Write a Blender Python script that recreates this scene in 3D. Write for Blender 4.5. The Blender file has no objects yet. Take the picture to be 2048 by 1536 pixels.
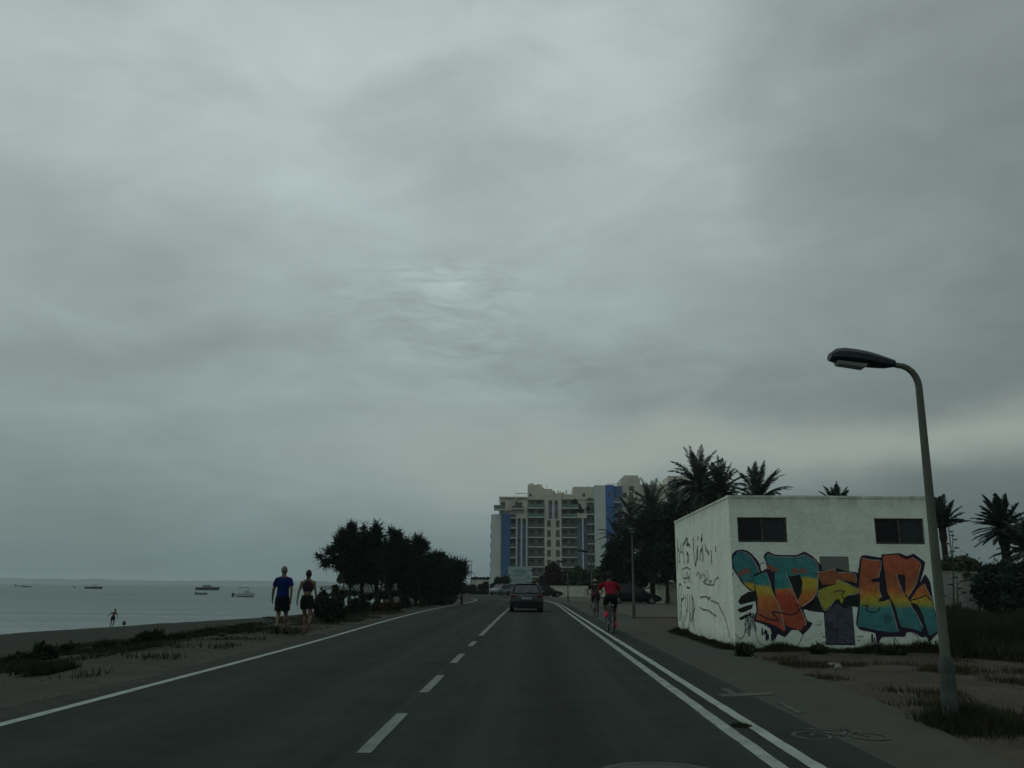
import bpy, bmesh, math, random
import numpy as np
from mathutils import Vector, Matrix, noise as mnoise
from mathutils.geometry import tessellate_polygon
R = math.radians
random.seed(7)
S = bpy.context.scene
C = S.collection

# ------------------------------------------------------------------ camera
FPX, PITCH, ROLL, YAW, CH = 1700.0, R(13.42), R(0.5), R(1.25), 1.30
cam_d = bpy.data.cameras.new('camera')
cam = bpy.data.objects.new('camera', cam_d)
C.objects.link(cam)
cam_d.sensor_width = 36
cam_d.lens = FPX / 2048 * 36
cam_d.clip_start = 0.05
cam_d.clip_end = 20000
_F = Vector((-math.sin(YAW) * math.cos(PITCH), math.cos(YAW) * math.cos(PITCH), math.sin(PITCH)))
_R = Vector((math.cos(YAW), math.sin(YAW), 0))
_U = _R.cross(_F)
_R, _U = _R * math.cos(ROLL) + _U * math.sin(ROLL), _U * math.cos(ROLL) - _R * math.sin(ROLL)
M3 = Matrix((_R, _U, -_F)).transposed()
cam.matrix_world = Matrix.Translation((0, 0, CH)) @ M3.to_4x4()
S.camera = cam

# ------------------------------------------------------------------ light and exposure
S.view_settings.view_transform = 'Standard'
S.view_settings.look = 'None'
S.view_settings.gamma = 1
S.view_settings.exposure = -1.0
S.view_settings.use_curve_mapping = False
S.cycles.use_denoising = True
S.cycles.max_bounces = 8
S.cycles.volume_bounces = 1
S.cycles.transparent_max_bounces = 8
SUN_EL, SUN_AZ = R(48), R(-55)       # behind cloud, over the left of the road
W = bpy.data.worlds.new('World')
S.world = W
W.use_nodes = True
nt = W.node_tree
nt.nodes.clear()


def nd(tree, kind, **kw):
    n = tree.nodes.new(kind)
    for k, v in kw.items():
        if k.startswith('i_'):
            n.inputs[k[2:].replace('_', ' ')].default_value = v
        else:
            setattr(n, k, v)
    return n


def lk(tree, a, b):
    tree.links.new(a, b)


def math_n(tree, op, a, b=None, c=None, clamp=False):
    n = tree.nodes.new('ShaderNodeMath')
    n.operation = op
    n.use_clamp = clamp
    for i, v in enumerate((a, b, c)):
        if v is None:
            continue
        if isinstance(v, (int, float)):
            n.inputs[i].default_value = v
        else:
            tree.links.new(v, n.inputs[i])
    return n.outputs[0]


def ramp(tree, fac, stops, interp='LINEAR'):
    n = tree.nodes.new('ShaderNodeValToRGB')
    n.color_ramp.interpolation = interp
    e = n.color_ramp.elements
    while len(e) > 1:
        e.remove(e[-1])
    e[0].position = stops[0][0]
    e[0].color = (*stops[0][1], 1)
    for p, c in stops[1:]:
        x = e.new(p)
        x.color = (*c, 1)
    tree.links.new(fac, n.inputs[0])
    return n.outputs[0]


def mix(tree, fac, a, b, mode='MIX'):
    n = tree.nodes.new('ShaderNodeMix')
    n.data_type = 'RGBA'
    n.blend_type = mode
    n.clamp_factor = True
    for i, v in ((0, fac), (6, a), (7, b)):
        if isinstance(v, (int, float)):
            n.inputs[i].default_value = v
        elif isinstance(v, tuple):
            n.inputs[i].default_value = (*v, 1)
        else:
            tree.links.new(v, n.inputs[i])
    return n.outputs[2]


def noise_n(tree, vec, scale, detail=4, rough=0.55, dist=0.0):
    n = tree.nodes.new('ShaderNodeTexNoise')
    n.inputs['Scale'].default_value = scale
    n.inputs['Detail'].default_value = detail
    n.inputs['Roughness'].default_value = rough
    n.inputs['Distortion'].default_value = dist
    if vec is not None:
        tree.links.new(vec, n.inputs['Vector'])
    return n.outputs[0]


def mapping(tree, vec, sc=(1, 1, 1), loc=(0, 0, 0), rot=(0, 0, 0)):
    n = tree.nodes.new('ShaderNodeMapping')
    n.inputs['Scale'].default_value = sc
    n.inputs['Location'].default_value = loc
    n.inputs['Rotation'].default_value = rot
    tree.links.new(vec, n.inputs['Vector'])
    return n.outputs[0]


# overcast sky: Nishita seen through a thick uneven cloud deck
tc = nt.nodes.new('ShaderNodeTexCoord')
sky = nt.nodes.new('ShaderNodeTexSky')
sky.sky_type = 'NISHITA'
sky.sun_disc = False
sky.sun_elevation = SUN_EL
sky.sun_rotation = SUN_AZ
sky.dust_density = 3
sep = nt.nodes.new('ShaderNodeSeparateXYZ')
lk(nt, tc.outputs['Generated'], sep.inputs[0])
zc = math_n(nt, 'MAXIMUM', sep.outputs[2], 0.0)
den = math_n(nt, 'ADD', zc, 0.10)
u = math_n(nt, 'DIVIDE', sep.outputs[0], den)
v = math_n(nt, 'DIVIDE', sep.outputs[1], den)
cmb = nt.nodes.new('ShaderNodeCombineXYZ')
lk(nt, u, cmb.inputs[0])
lk(nt, v, cmb.inputs[1])
deck = cmb.outputs[0]
DIR = tc.outputs['Generated']
wv = nt.nodes.new('ShaderNodeTexNoise')
wv.inputs['Scale'].default_value = 3.2
wv.inputs['Detail'].default_value = 5
lk(nt, mapping(nt, DIR, (1, 1, 1.6)), wv.inputs['Vector'])
wsub = nt.nodes.new('ShaderNodeVectorMath')
wsub.operation = 'MULTIPLY_ADD'
lk(nt, wv.outputs['Color'], wsub.inputs[0])
wsub.inputs[1].default_value = (0.30, 0.30, 0.22)
wadd = nt.nodes.new('ShaderNodeVectorMath')
wadd.operation = 'SUBTRACT'
lk(nt, DIR, wadd.inputs[0])
wadd.inputs[1].default_value = (0.15, 0.15, 0.11)
lk(nt, wadd.outputs[0], wsub.inputs[2])
wsep = nt.nodes.new('ShaderNodeSeparateXYZ')
lk(nt, wsub.outputs[0], wsep.inputs[0])
front = math_n(nt, 'MULTIPLY_ADD', sep.outputs[1], 3.0, 0.0, clamp=True)


def puff(px, py, a, b_, amp):
    """a soft cloud mass in a given direction; the warped direction frays its edge"""
    x0 = (px - 1024) / FPX
    d = (_F + _R * x0 - _U * ((py - 768) / FPX)).normalized()
    dx = math_n(nt, 'DIVIDE', math_n(nt, 'SUBTRACT', wsep.outputs[0], d.x), a)
    dz = math_n(nt, 'DIVIDE', math_n(nt, 'SUBTRACT', wsep.outputs[2], d.z), b_)
    r2 = math_n(nt, 'ADD', math_n(nt, 'MULTIPLY', dx, dx), math_n(nt, 'MULTIPLY', dz, dz))
    e = math_n(nt, 'POWER', 2.718, math_n(nt, 'MULTIPLY', r2, -1.0))
    return math_n(nt, 'MULTIPLY', math_n(nt, 'MULTIPLY', e, front), amp)


big = noise_n(nt, mapping(nt, DIR, (2.4, 2.4, 4.2), (3.1, 1.7, 0)), 1.0, 3, 0.5, 0.5)
mid = noise_n(nt, mapping(nt, DIR, (6, 6, 13), (7.0, 2.0, 0)), 1.0, 6, 0.55, 0.5)
fine = noise_n(nt, mapping(nt, deck, (2.2, 3.6, 1), (1, 4, 0), (0, 0, R(28))), 1.0, 5, 0.6, 0.5)
rip = noise_n(nt, mapping(nt, DIR, (16, 16, 60), (0, 0, 0), (0, R(17), 0)), 1.0, 5, 0.6, 0.7)
# colour of the deck by height above the horizon
base = ramp(nt, zc, [(0.0, (0.285, 0.385, 0.40)), (0.05, (0.355, 0.475, 0.465)), (0.10, (0.455, 0.585, 0.57)),
                     (0.17, (0.57, 0.70, 0.685)), (0.25, (0.61, 0.735, 0.72)), (0.33, (0.68, 0.81, 0.79)),
                     (0.42, (0.82, 0.955, 0.94)), (0.55, (0.93, 1.06, 1.045)), (0.75, (0.80, 0.92, 0.91)), (1.0, (0.66, 0.76, 0.75))])


def sstep(val, a, b_, lo, hi):
    n = nt.nodes.new('ShaderNodeMapRange')
    n.interpolation_type = 'SMOOTHSTEP'
    lk(nt, val, n.inputs[0])
    for k, v_ in enumerate((a, b_, lo, hi)):
        n.inputs[k + 1].default_value = v_
    return n.outputs[0]


# thick rain cloud to the right of the road, thinner cloud ahead and to the left
side = sstep(wsep.outputs[0], -0.02, 0.52, 1.0, 0.55)
side2 = sstep(sep.outputs[0], -0.60, -0.18, 0.88, 1.0)
back = sstep(sep.outputs[1], -0.35, 0.55, 0.95, 1.0)  # unseen sky behind the camera, dimmed slightly to shape the light
sv = nt.nodes.new('ShaderNodeVectorMath')
sv.operation = 'SCALE'
lk(nt, base, sv.inputs[0])
f1 = math_n(nt, 'MULTIPLY_ADD', big, 0.34, 0.84)
f2 = math_n(nt, 'MULTIPLY_ADD', mid, 0.46, 0.77)
f3 = math_n(nt, 'MULTIPLY_ADD', fine, 0.16, 0.92)
f = math_n(nt, 'MULTIPLY', math_n(nt, 'MULTIPLY', f1, f2), math_n(nt, 'MULTIPLY', f3, math_n(nt, 'MULTIPLY', side, math_n(nt, 'MULTIPLY', side2, back))))
acc = None
for q in ((890, 250, 0.075, 0.075, -0.16), (1010, 400, 0.10, 0.05, -0.13), (760, 250, 0.05, 0.03, -0.07), (1120, 715, 0.17, 0.035, -0.17), (1600, 760, 0.14, 0.03, -0.10), (420, 700, 0.16, 0.025, -0.08), (560, 560, 0.16, 0.03, -0.07),
          (1250, 480, 0.12, 0.05, -0.06), (600, 330, 0.12, 0.08, 0.06), (980, 40, 0.20, 0.05, 0.06), (1450, 830, 0.16, 0.02, -0.10), (180, 660, 0.1, 0.03, -0.06), (1950, 60, 0.16, 0.13, -0.14), (1850, 640, 0.12, 0.06, 0.09), (1000, 130, 0.10, 0.05, 0.07), (930, 600, 0.12, 0.03, 0.035)):
    p_ = puff(*q)
    acc = p_ if acc is None else math_n(nt, 'ADD', acc, p_)
rm = math_n(nt, 'ADD', puff(930, 620, 0.12, 0.05, 1.0), puff(1050, 740, 0.28, 0.045, 0.55))
rp = math_n(nt, 'MULTIPLY', math_n(nt, 'SUBTRACT', rip, 0.48), 0.85)
acc = math_n(nt, 'ADD', acc, math_n(nt, 'MULTIPLY', rm, rp))
f = math_n(nt, 'MULTIPLY', f, math_n(nt, 'ADD', acc, 1.0))
lk(nt, f, sv.inputs['Scale'])
# paler, warmer break in the cloud low over the right of the road
azr = sstep(sep.outputs[0], -0.45, 0.15, 0.0, 1.0)
zz = math_n(nt, 'SUBTRACT', wsep.outputs[2], 0.150)
band = math_n(nt, 'MULTIPLY', math_n(nt, 'MULTIPLY', zz, zz), -700.0)
band = math_n(nt, 'MULTIPLY', math_n(nt, 'POWER', 2.718, band), math_n(nt, 'MULTIPLY', azr, front))
warm = mix(nt, math_n(nt, 'MULTIPLY', band, 0.80), sv.outputs[0], (0.72, 0.775, 0.70))
K = 10.0
kk = nt.nodes.new('ShaderNodeVectorMath')
kk.operation = 'SCALE'
kk.inputs['Scale'].default_value = K
lk(nt, warm, kk.inputs[0])
kt = mix(nt, 1.0, kk.outputs[0], (0.975, 1.01, 1.015), 'MULTIPLY')
sk = mix(nt, 0.97, sky.outputs[0], kt)
bg = nt.nodes.new('ShaderNodeBackground')
bg.inputs['Strength'].default_value = 0.1
lk(nt, sk, bg.inputs[0])
wo = nt.nodes.new('ShaderNodeOutputWorld')
lk(nt, bg.outputs[0], wo.inputs[0])

sun_d = bpy.data.lights.new('sun', 'SUN')
sun_d.energy = 0.5
sun_d.angle = R(25)
sun_d.color = (1.0, 0.97, 0.92)
sun = bpy.data.objects.new('sun', sun_d)
C.objects.link(sun)
sd = Vector((math.sin(SUN_AZ) * math.cos(SUN_EL), math.cos(SUN_AZ) * math.cos(SUN_EL), math.sin(SUN_EL)))
sun.rotation_euler = sd.to_track_quat('Z', 'Y').to_euler()


# ------------------------------------------------------------------ measuring helpers (photo pixel -> place)
def ray(px, py):
    return _F + _R * ((px - 1024) / FPX) - _U * ((py - 768) / FPX)


def G(px, py, z=0.0):
    d = ray(px, py)
    t = (z - CH) / d.z
    return Vector((d.x * t, d.y * t, z))


def at(px, py, Y):
    d = ray(px, py)
    t = Y / d.y
    return Vector((d.x * t, Y, CH + d.z * t))


# ------------------------------------------------------------------ materials
MATS = {}


def mat(name, col, rough=0.8, col2=None, scale=4.0, bump=0.0, bscale=30.0, metal=0.0, detail=5, spec=0.2, stretch=(1, 1, 1), lo=0.35, hi=0.65, extra=None):
    if name in MATS:
        return MATS[name]
    m = bpy.data.materials.new(name)
    m.use_nodes = True
    t = m.node_tree
    b = t.nodes['Principled BSDF']
    b.inputs['Roughness'].default_value = rough
    b.inputs['Metallic'].default_value = metal
    b.inputs['Specular IOR Level'].default_value = spec
    co = t.nodes.new('ShaderNodeTexCoord')
    vec = mapping(t, co.outputs['Object'], stretch)
    if col2 is None:
        col2 = tuple(c * 0.8 for c in col)
    n = noise_n(t, vec, scale, detail)
    c = ramp(t, n, [(lo, col), (hi, col2)])
    if extra:
        c = extra(t, co.outputs['Object'], c)
    lk(t, c, b.inputs['Base Color'])
    if bump > 0:
        bn = noise_n(t, co.outputs['Object'], bscale, 4, 0.6)
        bp = t.nodes.new('ShaderNodeBump')
        bp.inputs['Strength'].default_value = min(1, bump)
        bp.inputs['Distance'].default_value = 0.02 * max(1, bump)
        lk(t, bn, bp.inputs['Height'])
        lk(t, bp.outputs[0], b.inputs['Normal'])
    MATS[name] = m
    return m


def m_asphalt_extra(t, co, c):
    sp = noise_n(t, co, 90, 2, 0.7)
    c = mix(t, math_n(t, 'MULTIPLY', math_n(t, 'SUBTRACT', sp, 0.55, clamp=True), 3.0, clamp=True), c, (0.070, 0.080, 0.072))
    # worn wheel tracks along the lane
    trk = noise_n(t, mapping(t, co, (1.6, 0.03, 1)), 1.0, 3)
    c = mix(t, math_n(t, 'MULTIPLY_ADD', trk, 1.8, -0.75, clamp=True), c, (0.021, 0.026, 0.023))
    st2 = noise_n(t, mapping(t, co, (4.5, 0.05, 1)), 1.0, 5, 0.65)
    c = mix(t, math_n(t, 'MULTIPLY_ADD', st2, 2.6, -1.2, clamp=True), c, (0.046, 0.054, 0.048))
    blot = noise_n(t, co, 2.2, 7, 0.72)
    c = mix(t, math_n(t, 'MULTIPLY_ADD', blot, 2.4, -1.2, clamp=True), c, (0.018, 0.022, 0.020))
    sx = t.nodes.new('ShaderNodeSeparateXYZ')
    lk(t, co, sx.inputs[0])
    for xc, wd, col_, am in ((0.30, 0.35, (0.020, 0.024, 0.022), 0.55), (-0.42, 0.24, (0.046, 0.054, 0.049), 0.35), (1.02, 0.24, (0.046, 0.054, 0.049), 0.35), (-3.1, 0.4, (0.020, 0.024, 0.022), 0.4), (-2.3, 0.25, (0.046, 0.054, 0.049), 0.3), (-3.95, 0.25, (0.046, 0.054, 0.049), 0.3)):
        dd = math_n(t, 'DIVIDE', math_n(t, 'SUBTRACT', sx.outputs[0], xc), wd)
        gg = math_n(t, 'POWER', 2.718, math_n(t, 'MULTIPLY', math_n(t, 'MULTIPLY', dd, dd), -1.0))
        c = mix(t, math_n(t, 'MULTIPLY', math_n(t, 'MULTIPLY', gg, blot), am * 2), c, col_)
    # sand blown on to the edges
    dl = math_n(t, 'MULTIPLY_ADD', sx.outputs[0], -2.2, -10.6, clamp=True)
    sn = noise_n(t, co, 3.5, 7, 0.75)
    c = mix(t, math_n(t, 'MULTIPLY', dl, math_n(t, 'MULTIPLY_ADD', sn, 3.0, -1.1, clamp=True)), c, (0.060, 0.060, 0.049))
    crk = noise_n(t, mapping(t, co, (0.5, 0.25, 1)), 3.0, 8, 0.75, 1.2)
    e = math_n(t, 'ABSOLUTE', math_n(t, 'SUBTRACT', crk, 0.5))
    e = math_n(t, 'LESS_THAN', e, 0.0022)
    return mix(t, math_n(t, 'MULTIPLY', e, 0.5), c, (0.02, 0.02, 0.02))


M_asph = mat('asphalt', (0.034, 0.042, 0.037), 0.95, (0.025, 0.031, 0.027), 0.8, 0.25, 160, extra=m_asphalt_extra, spec=0.06)
M_asph2 = mat('fresh_patch_asphalt', (0.018, 0.022, 0.020), 0.95, (0.023, 0.027, 0.025), 3, 0.3, 120, spec=0.3)


def m_path_extra(t, co, c):
    sp = noise_n(t, co, 60, 3, 0.7)
    c = mix(t, math_n(t, 'MULTIPLY_ADD', sp, 1.4, -0.5, clamp=True), c, (0.085, 0.088, 0.076))
    st = noise_n(t, co, 0.35, 4, 0.6)
    return mix(t, math_n(t, 'MULTIPLY_ADD', st, 2.2, -0.9, clamp=True), c, (0.078, 0.074, 0.058))


M_path = mat('path_asphalt', (0.066, 0.074, 0.064), 0.95, (0.050, 0.057, 0.050), 1.4, 0.3, 120, extra=m_path_extra, spec=0.06)


def worn(name, keep, under, paint=(0.62, 0.66, 0.62)):
    if name in MATS:
        return MATS[name]

    def ex(t, co, c):
        w = noise_n(t, co, 5.0, 9, 0.78)
        fch = math_n(t, 'MULTIPLY', math_n(t, 'SUBTRACT', w, keep), 14.0, clamp=True)
        return mix(t, fch, c, under)
    return mat(name, paint, 0.85, tuple(x * 0.72 for x in paint), 3, 0.15, 90, extra=ex, spec=0.1)


M_line = worn('road_paint', 0.64, (0.04, 0.046, 0.042), (0.34, 0.39, 0.35))
M_dash = worn('lane_dash_paint', 0.66, (0.035, 0.040, 0.036), (0.19, 0.22, 0.195))
M_faint = worn('faded_path_paint', 0.45, (0.060, 0.067, 0.058), (0.105, 0.118, 0.102))


def m_ground_extra(t, co, c):
    s = t.nodes.new('ShaderNodeSeparateXYZ')
    lk(t, co, s.inputs[0])
    peb = noise_n(t, co, 14, 6, 0.75)
    c = mix(t, math_n(t, 'MULTIPLY_ADD', peb, 2.6, -1.15, clamp=True), c, (0.105, 0.094, 0.076))
    dk = noise_n(t, co, 0.55, 6, 0.65, 0.4)
    c = mix(t, math_n(t, 'MULTIPLY_ADD', dk, 3.4, -1.75, clamp=True), c, (0.022, 0.025, 0.017))
    # left of the road the ground is greyer; the beach a dark damp sand
    left = math_n(t, 'MULTIPLY_ADD', s.outputs[0], -0.5, -2.4, clamp=True)
    gry = ramp(t, noise_n(t, co, 1.3, 6, 0.6), [(0.35, (0.036, 0.042, 0.036)), (0.65, (0.054, 0.057, 0.046))])
    c = mix(t, math_n(t, 'MULTIPLY', left, 0.95), c, gry)
    c = mix(t, math_n(t, 'MULTIPLY', left, math_n(t, 'MULTIPLY_ADD', dk, 3.4, -1.6, clamp=True)), c, (0.026, 0.031, 0.022))
    bz = math_n(t, 'MULTIPLY_ADD', s.outputs[2], -2.5, -0.2, clamp=True)
    sand = ramp(t, noise_n(t, co, 0.8, 5, 0.6), [(0.35, (0.022, 0.027, 0.021)), (0.65, (0.032, 0.035, 0.026))])
    return mix(t, bz, c, sand)


M_ground = mat('dry_earth', (0.072, 0.060, 0.046), 0.95, (0.048, 0.043, 0.034), 1.2, 0.7, 22, extra=m_ground_extra, spec=0.1)
M_sandy = mat('pale_sandy_verge', (0.095, 0.090, 0.074), 0.95, (0.070, 0.068, 0.055), 1.0, 0.5, 25, spec=0.1)


def m_hut_extra(t, co, c):
    s = t.nodes.new('ShaderNodeSeparateXYZ')
    lk(t, co, s.inputs[0])
    st = noise_n(t, mapping(t, co, (1, 1, 0.35)), 2.2, 7, 0.68)
    c = mix(t, math_n(t, 'MULTIPLY_ADD', st, 2.0, -0.95, clamp=True), c, (0.55, 0.57, 0.49))
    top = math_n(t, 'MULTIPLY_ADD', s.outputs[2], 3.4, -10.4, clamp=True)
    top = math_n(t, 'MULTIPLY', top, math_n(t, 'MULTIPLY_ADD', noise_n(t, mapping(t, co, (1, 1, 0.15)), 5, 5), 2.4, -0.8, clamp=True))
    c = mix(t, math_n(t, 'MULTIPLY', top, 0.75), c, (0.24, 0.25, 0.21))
    bl = noise_n(t, co, 0.9, 6, 0.7, 0.8)
    c = mix(t, math_n(t, 'MULTIPLY_ADD', bl, 2.2, -1.15, clamp=True), c, (0.42, 0.45, 0.37))
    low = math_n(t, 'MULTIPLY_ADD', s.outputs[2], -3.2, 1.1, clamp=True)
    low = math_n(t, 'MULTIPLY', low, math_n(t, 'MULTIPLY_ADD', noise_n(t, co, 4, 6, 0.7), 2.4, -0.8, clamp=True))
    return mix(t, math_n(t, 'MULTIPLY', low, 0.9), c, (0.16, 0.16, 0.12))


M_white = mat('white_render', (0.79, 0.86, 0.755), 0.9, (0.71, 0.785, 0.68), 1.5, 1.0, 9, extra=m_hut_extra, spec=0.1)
M_gwall = mat('cream_garden_wall', (0.52, 0.52, 0.43), 0.9, (0.40, 0.40, 0.33), 1.6, 0.3, 12, spec=0.2)
M_steel = mat('galvanised_pole', (0.13, 0.14, 0.115), 0.7, (0.085, 0.095, 0.078), 6, 0.1, 60, metal=0.0, stretch=(1, 1, .25))
M_polebase = mat('grey_pole_base', (0.085, 0.10, 0.088), 0.8, (0.05, 0.06, 0.053), 9, 0.3, 60)
M_black = mat('black_lamp_housing', (0.018, 0.026, 0.032), 0.45, (0.03, 0.04, 0.045), 10)
M_lens = mat('lamp_glass', (0.32, 0.36, 0.33), 0.35, (0.25, 0.28, 0.26), 12)
M_rubber = mat('tyre_rubber', (0.015, 0.015, 0.015), 0.85)
M_rim = mat('alloy_rim', (0.22, 0.22, 0.22), 0.4, metal=0.6)
M_glass = mat('dark_car_glass', (0.010, 0.013, 0.014), 0.3, (0.014, 0.017, 0.018), 3, spec=0.2)
M_reflglass = mat('rear_glass_painted_reflection', (0.10, 0.12, 0.115), 0.25, (0.075, 0.09, 0.086), 3)  # reflection in the rear window painted in as a pale base colour
M_greycar = mat('dark_grey_car_paint', (0.058, 0.066, 0.066), 0.4, (0.050, 0.057, 0.057), 2, spec=0.3)
M_blackcar = mat('black_car_paint', (0.008, 0.010, 0.011), 0.6, (0.010, 0.012, 0.013), 2, spec=0.12)
M_silvercar = mat('silver_car_paint', (0.17, 0.19, 0.20), 0.35, (0.15, 0.17, 0.18), 2)
M_trim = mat('black_plastic', (0.012, 0.013, 0.013), 0.7)
M_redlight = mat('tail_light_red', (0.085, 0.022, 0.022), 0.4)
M_plate = mat('number_plate', (0.30, 0.31, 0.31), 0.5)
M_bark = mat('bark', (0.045, 0.038, 0.028), 0.95, (0.02, 0.018, 0.014), 12, 0.8, 30, spec=0.1)
M_ptrunk = mat('palm_trunk', (0.050, 0.042, 0.032), 0.95, (0.022, 0.020, 0.016), 9, 0.8, 22, stretch=(1, 1, 3), spec=0.1)
M_leafD = mat('dark_tamarisk_leaf', (0.016, 0.030, 0.022), 0.9, (0.030, 0.046, 0.032), 1.2, spec=0.15)
M_leafH = mat('hedge_leaf', (0.024, 0.046, 0.022), 0.8, (0.042, 0.062, 0.030), 1.5, spec=0.2)
M_leafB = mat('bush_leaf', (0.018, 0.030, 0.018), 0.9, (0.032, 0.044, 0.026), 1.5, spec=0.15)
M_leafL = mat('pale_bush_leaf', (0.060, 0.072, 0.040), 0.85, (0.085, 0.090, 0.055), 1.5, spec=0.15)
M_brown = mat('russet_bush_leaf', (0.040, 0.026, 0.018), 0.9, (0.05, 0.036, 0.024), 1.5, spec=0.1)
M_frond = mat('palm_frond', (0.026, 0.044, 0.034), 0.75, (0.040, 0.058, 0.042), 1.2, spec=0.2)
M_grass = mat('rough_grass', (0.020, 0.028, 0.016), 0.95, (0.045, 0.043, 0.026), 1.5, spec=0.1)
M_straw = mat('dry_grass', (0.058, 0.050, 0.030), 0.95, (0.030, 0.031, 0.018), 2.5, spec=0.1)
M_agave = mat('agave_green', (0.05, 0.065, 0.045), 0.7, (0.035, 0.045, 0.03), 5)
M_skin = mat('tanned_skin', (0.19, 0.11, 0.078), 0.6, (0.16, 0.092, 0.065), 6)
M_skin2 = mat('dark_tanned_skin', (0.10, 0.058, 0.040), 0.6, (0.085, 0.048, 0.034), 6)
M_blue = mat('royal_blue_cloth', (0.004, 0.015, 0.105), 0.95, (0.004, 0.012, 0.075), 8, 0.4, 40)
M_navy = mat('dark_navy_cloth', (0.006, 0.010, 0.013), 0.95, (0.009, 0.013, 0.016), 8, 0.4, 40)
M_bcloth = mat('black_cloth', (0.007, 0.007, 0.009), 0.95, (0.012, 0.011, 0.013), 8, 0.4, 40)
M_plum = mat('dark_plum_cloth', (0.018, 0.014, 0.026), 0.9, (0.014, 0.011, 0.02), 8, 0.4, 40)
M_red = mat('red_jersey', (0.20, 0.004, 0.018), 0.9, (0.15, 0.003, 0.014), 8, 0.4, 40)
M_pink = mat('bright_red_shoe', (0.75, 0.02, 0.09), 0.6, (0.6, 0.02, 0.07), 8)
M_shoe = mat('dark_shoe', (0.02, 0.02, 0.022), 0.7)
M_sole = mat('brown_sandal', (0.12, 0.07, 0.05), 0.8)
M_hair = mat('dark_hair', (0.022, 0.016, 0.012), 0.7, (0.012, 0.009, 0.007), 40)
M_greyhair = mat('grey_hair', (0.17, 0.16, 0.15), 0.7, (0.10, 0.095, 0.09), 40)
M_helmet = mat('pale_helmet', (0.25, 0.25, 0.24), 0.5)
M_bike = mat('dark_bike_frame', (0.018, 0.03, 0.03), 0.4)
M_lightgrey = mat('silver_metal', (0.4, 0.42, 0.42), 0.4, metal=0.3)
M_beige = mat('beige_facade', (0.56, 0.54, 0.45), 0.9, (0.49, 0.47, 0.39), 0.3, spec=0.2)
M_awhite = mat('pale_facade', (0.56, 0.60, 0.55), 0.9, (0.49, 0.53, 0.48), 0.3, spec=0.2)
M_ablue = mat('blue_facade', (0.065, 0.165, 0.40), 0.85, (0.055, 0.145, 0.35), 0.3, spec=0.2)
M_adark = mat('blue_grey_facade', (0.13, 0.16, 0.21), 0.85, (0.115, 0.145, 0.19), 0.3, spec=0.2)  # greyer blue for one recess wall and two narrow panels
M_purple = mat('violet_panel', (0.14, 0.155, 0.26), 0.85, (0.12, 0.135, 0.22), 0.3, spec=0.2)
M_aglass = mat('facade_window_glass', (0.045, 0.055, 0.052), 0.2, (0.10, 0.105, 0.095), 0.5)
M_aframe = mat('window_frame', (0.22, 0.22, 0.20), 0.6)
M_arail = mat('green_glass_railing', (0.13, 0.19, 0.165), 0.3, (0.10, 0.155, 0.135), 0.5)
M_arail2 = mat('dark_glass_railing', (0.085, 0.11, 0.10), 0.3, (0.07, 0.09, 0.082), 0.5)
M_slab = mat('balcony_slab', (0.60, 0.61, 0.55), 0.9)
M_bill = mat('billboard_print', (0.32, 0.42, 0.40), 0.7, (0.26, 0.35, 0.34), 0.8)
M_bill2 = mat('billboard_faded_lettering', (0.20, 0.29, 0.29), 0.7)
M_boatdark = mat('dark_boat_hull', (0.018, 0.026, 0.032), 0.4)
M_boatwhite = mat('white_boat_hull', (0.42, 0.45, 0.44), 0.4)
M_boatgrey = mat('grey_boat_canvas', (0.12, 0.14, 0.15), 0.8)
M_rock = mat('pale_stone', (0.22, 0.21, 0.18), 0.95, (0.15, 0.14, 0.12), 8, 0.6, 30, spec=0.1)
M_drock = mat('dark_clod', (0.05, 0.045, 0.035), 0.95, (0.03, 0.028, 0.022), 8, 0.6, 30, spec=0.1)
M_winhole = mat('window_dark', (0.010, 0.012, 0.012), 0.3, (0.018, 0.02, 0.02), 2)
M_mesh = mat('window_mesh_dark', (0.022, 0.028, 0.030), 0.5, (0.03, 0.036, 0.038), 2)
M_wframe = mat('rusty_window_frame', (0.10, 0.09, 0.08), 0.7, (0.06, 0.055, 0.045), 12)
M_hill = mat('far_shore', (0.030, 0.048, 0.060), 0.95, (0.055, 0.068, 0.075), 0.01)
M_iron = mat('cast_iron', (0.035, 0.037, 0.037), 0.6, (0.05, 0.05, 0.05), 12, 0.5, 40)
M_ring = mat('concrete_ring', (0.075, 0.08, 0.076), 0.9)


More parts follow.
